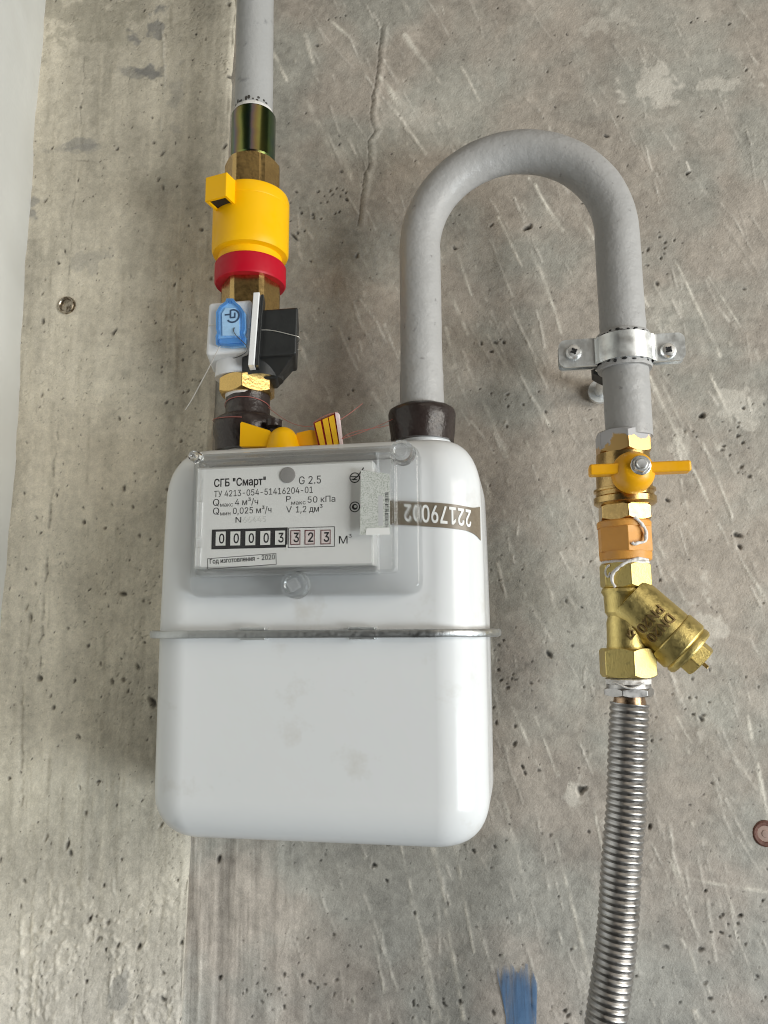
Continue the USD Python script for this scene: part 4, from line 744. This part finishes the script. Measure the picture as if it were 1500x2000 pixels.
t.part('boss_nut', hexa(0, 0, 14, 11, 0).rotate((90, 0, 0)).translate((uB-8, vc-3, -24)), black_rub)
t.part('stud', rod(4.2, -84, -17), zinc)
t.part('washer', rod(8.5, -76, -72), zinc)

# ------------------------------------------------------------------ right-hand ball valve
def axr(y): return np.interp(y, [850, 900, 960, 1050, 1120, 1220, 1300, 1345], [1216, 1217, 1219, 1220, 1221, 1222, 1226, 1228])
uq = lambda y: U(axr(y), y)
Q = lambda y: V(1220, y)
half_paint = usdkit.material(stage, L+'half_painted_brass', {
    'g': ('texture_coordinate', {}), 's': ('separate_xyz', {}), 'n': ('noise_texture', {'scale': 55, 'detail': 4}), 'm': ('map_range', {'from_min': 0.3, 'from_max': 0.7, 'to_min': -0.006, 'to_max': 0.006}),
    'a': ('math', {'math_type': 'add'}), 'f': ('map_range', {'from_min': (Q(868)-Q(1018))*1e-3-.0004, 'from_max': (Q(868)-Q(1018))*1e-3+.0004, 'to_min': 0, 'to_max': 1, 'clamp': True}),
    'bb': ('bump', {'strength': 1.0, 'distance': 0.0004}), 'p': ('principled_bsdf', {'base_color': (0.40, 0.395, 0.40), 'roughness': 0.42}), 'b': ('principled_bsdf', {'base_color': (0.62, 0.40, 0.16), 'metallic': 1.0, 'roughness': 0.34}), 'x': ('mix_closure', {})},
    [('g.object', 's.vector'), ('g.object', 'n.vector'), ('n.fac', 'm.value'), ('m.result', 'a.value1'), ('s.y', 'a.value2'), ('a.value', 'f.value'), ('f.result', 'x.fac'), ('b.BSDF', 'x.closure1'), ('p.BSDF', 'x.closure2'),
     ('f.result', 'bb.height'), ('bb.normal', 'p.normal')], surface='x.closure')
t = Thing('ball_valve', 'brass ball valve with an orange butterfly handle on the right-hand pipe', 'valve', (uq(950), Q(1018), 0))
half = lambda x0, x1, y: (U(x1, y)-U(x0, y))/2
t.part('hex_end', hexa(uq(868), Q(889), Q(846), half(1163, 1272, 868)*1.04, 4), half_paint, 'upper hexagon, half covered in grey paint')
u = uq(920); t.part('body', lathe([(14, Q(990)), (half(1163, 1275, 970), Q(988)), (half(1158, 1281, 970), Q(984)), (half(1158, 1281, 970), Q(973)), (half(1162, 1277, 965), Q(970)), (half(1162, 1276, 965), Q(962)), (half(1158, 1280, 965), Q(961)), (half(1158, 1280, 960), Q(957)), (half(1164, 1274, 950), Q(955)), (half(1164, 1274, 940), Q(938)), (half(1165, 1273, 920), Q(910)), (half(1167, 1272, 900), Q(889)), (13, Q(888))], u, n=96), brass)
t.part('hex_end', hexa(uq(1000), Q(1019), Q(987), half(1168, 1274, 1000)*1.04, 1), brass)
hwv = 33.0; hc = uv(1243, 914, hwv)
t.part('stem', ring((hc[0]-2, hc[1]-1.5, 0), [(8, 8), (8, hwv-9)]), brass)
hub = ring((hc[0]-.8, hc[1]-.8, hwv), [(12.0, -11), (12.0, -7), (11.1, -3), (8.4, .3), (6, 1.8), (4.5, 2.2)])
hd_ = t.part('handle_hub', hub, orange)
for s_, xe in ((-1, 1151), (1, 1351)):
    e = U(xe, 911, hwv-1); lo, hi = (e, hc[0]-4) if s_ < 0 else (hc[0]+4, e)
    t.part('handle_wing', rbox(lo, hi, hc[1]-2.6, hc[1]+3.6, hwv-10.5, hwv-.5, 1.4), orange)
nn_ = t.part('handle_nut', hexa(0, 0, 4.2, 4.6, 10).rotate((90, 0, 0)).translate((U(1252, 908, hwv+3), V(1252, 908, hwv+3), hwv+2)), bolt_steel)
t.part('washer', ring((U(1252, 908, hwv+3), V(1252, 908, hwv+3), hwv+1.6), [(5.6, -.5), (5.6, .5), (5.2, .8)]), bolt_steel)
t.part('stem_end', ring((U(1252, 908, hwv+3), V(1252, 908, hwv+3), hwv+6), [(3.0, -.5), (3.0, 1.2), (2.4, 1.9)]), bolt_steel)
t = Thing('orange_coupling', 'orange coated hexagon sleeve with white tape stuck to it', 'coupling', (uq(1055), Q(1093), 0))
u = uq(1055)
t.part('hex_body', hexa(u, Q(1080), Q(1032), half(1166, 1275, 1055)*1.04, 0, ch=.1), orange_body)
t.part('collar', lathe([(14, Q(1033)), (half(1166, 1275, 1026)*.97, Q(1032)), (half(1166, 1275, 1026)*.98, Q(1022)), (15, Q(1019))], u), orange_body)
t.part('collar', lathe([(14, Q(1096)), (half(1168, 1275, 1086)*.95, Q(1094)), (half(1168, 1275, 1086)*.97, Q(1082)), (15, Q(1079))], u), orange_body)
r = 16.8
rib = smoothpath([(u+r*math.sin(a), Q(y), r*math.cos(a)) for a, y in ((.25, 1018), (.45, 1028), (.62, 1040), (.66, 1052), (.55, 1064), (.35, 1066), (.2, 1069), (.1, 1066))], 40)
def ribbon(path, wd, th, seed=1):
    rf_ = wd*(.75+.5*meshkit.noise(np.c_[np.arange(len(path))*.35, np.zeros(len(path)), np.zeros(len(path))], seed)); return wob(tube(path, wd, 8, rfun=rf_), wd*.9, 1.6, seed)
t.part('tape_scrap', ribbon(rib, 1.0, .3, 4), tape_m)

# ------------------------------------------------------------------ Y strainer
t = Thing('strainer', 'brass Y-shaped strainer with its slanting capped branch to the right', 'strainer', (uq(1230), Q(1322), 0))
t.part('hex_end', hexa(uq(1122), Q(1148), Q(1101), half(1171, 1273, 1122)*1.03, 6), brass_cast)
u = uq(1220); rb_ = half(1183, 1262, 1190)
body = [(12, Q(1322)), (half(1186, 1266, 1265)-1, Q(1322)), (half(1186, 1266, 1265), Q(1262)), (rb_-.4, Q(1255)), (rb_-.6, Q(1215)), (rb_-1.4, Q(1206)), (rb_-1.4, Q(1203)), (rb_, Q(1196)), (rb_+.2, Q(1165)), (rb_+1.6, Q(1156)), (rb_+1.0, Q(1150)), (rb_-.5, Q(1146)), (12, Q(1140))]
t.part('run', lathe(body, u, n=72), brass_cast)
t.part('hex_end', hexa(uq(1295), Q(1322), Q(1266), half(1170, 1283, 1295)*1.03, 6), brass_cast)
p0 = np.array([*uv(1222, 1165, 0), 0.0]); p1 = np.array([*uv(1372, 1295, 4), 4.0]); dd = p1-p0; Lb = np.linalg.norm(dd); dd /= Lb
e1_ = np.cross(dd, [0, 0, 1.0]); e1_ /= np.linalg.norm(e1_); e2_ = np.cross(e1_, dd)   # e1_: across, in the picture plane; e2_: towards the viewer
def along(vf):                                 # a lathe built on (x, s, w) -> along the branch axis
    v, f = tm(vf); return p0 + v[:, :1]*e1_ + v[:, 1:2]*dd + v[:, 2:]*e2_, f
sc = Lb/np.hypot(150, 130)
t.part('branch', along(lathe([(10, 4*sc), (55*sc, 6*sc), (55*sc, 60*sc), (55*sc, 110*sc), (54.5*sc, 116*sc)], 0, n=72)), brass_cast, smooth=40)
t.part('cap_ring', along(lathe([(40*sc, 114*sc), (57*sc, 116*sc), (58.5*sc, 119*sc), (58.5*sc, 150*sc), (57*sc, 153*sc), (54*sc, 155*sc), (55*sc, 157*sc), (56.5*sc, 160*sc), (56*sc, 167*sc), (53*sc, 171*sc), (20*sc, 173*sc)], 0, n=72)), brass_cast)
hx = hexa(0, 170*sc, 197*sc, 37*sc, 20); t.part('cap_hex', along(hx), brass_cast)
t.part('pin', along(rbox(-1, 1, 196*sc, 212*sc, -.7, .9, .3)), brass_nut)
# cast lettering on the branch and an arrow on the run
for s_, c0_ in (('PN20', 66), ('DN20', 92)):
    tx = fine(meshkit.text_mesh(s_, 5.2, 1.0, True)); b_ = tx.bounds; tv = np.array(tx.vertices); rr_ = 55*sc
    xx = (tv[:, 0]-(b_[0][0]+b_[1][0])/2)*1.0; yy_ = (tv[:, 1]-(b_[0][1]+b_[1][1])/2)
    a = xx/rr_+.16  # upside down: reads towards the lower left
    rad = rr_-.15+tv[:, 2]
    X = rad*np.sin(a); W = rad*np.cos(a); S = c0_*sc+yy_
    sgn = 1.0
    t.part('cast_letters', (p0 + (X*sgn)[:, None]*e1_ + S[:, None]*dd + W[:, None]*e2_, np.array(tx.faces)), brass_letter, smooth=False)
ar = shapely.union_all([LineString([(-2.2, .4), (0, -2.4), (2.2, .4)]).buffer(.35), LineString([(-1.0, .2), (-1.0, 2.6), (1.0, 2.6), (1.0, .2)]).buffer(.35)])
ar = affinity.translate(ar, U(1233, 1240, rb_), V(1233, 1240, rb_)); t.part('flow_arrow', ext(ar, rb_-1.6, rb_+.25), brass_letter, smooth=False)
# white tape wound on the threads
r = half(1176, 1272, 1098)*.94; u = uq(1098)
t2 = Thing('upper_thread_tape', 'white sealing tape hanging loose between the orange sleeve and the strainer', 'sealing tape', (u, Q(1100), 0))
t2.part('winding', wob(lathe([(12, Q(1105)), (r, Q(1104)), (r+.4, Q(1100)), (r, Q(1096)), (12, Q(1094))], u), .9, 3, 2), tape_m)
R2 = half(1171, 1273, 1122)*1.02
t2.part('loose_end', ribbon(smoothpath([(u+R2*math.sin(a), Q(y), R2*math.cos(a)) for a, y in ((.9, 1098), (.5, 1096), (.15, 1098), (-.15, 1104), (-.4, 1113), (-.6, 1122), (-.66, 1132), (-.62, 1142), (-.55, 1149))], 50), .9, .3, 8), tape_m)
t2.part('loose_end', ribbon(smoothpath([(u+R2*math.sin(a), Q(y), R2*math.cos(a)) for a, y in ((-.75, 1106), (-.9, 1112), (-.95, 1122), (-.85, 1128), (-.75, 1120))], 30), .6, .3, 12), tape_m)

# ------------------------------------------------------------------ flexible hose
u = uq(1340)
t = Thing('flexible_hose', 'corrugated stainless steel gas hose hanging down from the strainer', 'hose', (u, Q(1372), 0))
hk = lambda y: V(1228, y)
t.part('thread_tape', wob(lathe([(11, hk(1337)), (half(1183, 1277, 1330)*.93, hk(1335)), (half(1183, 1277, 1330)*.95, hk(1326)), (11, hk(1322))], u), .8, 3, 6), tape_m)
t.part('tape_strand', ribbon(smoothpath([(u+14.2*math.sin(a), hk(y), 14.2*math.cos(a)) for a, y in ((-.8, 1331), (-.45, 1335), (-.1, 1341), (.2, 1338), (.5, 1331))], 30), .5, .3, 3), tape_m)
Rn = half(1179, 1275, 1348)
t.part('nut_flange', lathe([(11, hk(1344)), (Rn*.90, hk(1344)), (Rn*.92, hk(1341)), (Rn*.9, hk(1336)), (11, hk(1335))], u), steel)
t.part('nut', hexa(u, hk(1359), hk(1343), Rn*1.05, -22), steel)
t.part('weld_neck', wob(lathe([(9, hk(1376)), (half(1196, 1262, 1370), hk(1375)), (half(1196, 1262, 1370)-.6, hk(1366)), (half(1198, 1260, 1370)-.3, hk(1357)), (9, hk(1356))], u), .25, 4), heat)
hp = [(1228.5, 1374), (1227, 1440), (1225, 1500), (1223, 1571), (1215, 1670), (1207, 1802), (1192, 1934), (1183, 2000), (1165, 2120), (1140, 2260)]
pts = [(*uv(x, y, w), w) for (x, y), w in zip(hp, np.linspace(0, 6, len(hp)))]
pts[0] = (u, hk(1374), 0)
tmp = smoothpath(pts, 400); ln = np.linalg.norm(np.diff(tmp, axis=0), axis=1).sum(); pitch = 3.62; nr = int(ln/pitch); N = nr*12
hpath = smoothpath(pts, N); ph = np.arange(N)/12.0*2*PI; prof = np.sqrt(np.clip(.5+.5*np.cos(ph), 0, 1)); prof = .62*prof+.38*(.5+.5*np.cos(ph))
t.part('corrugated_tube', tube(hpath, 10, 40, rfun=10.25+0.95*prof), steel, smooth=50)
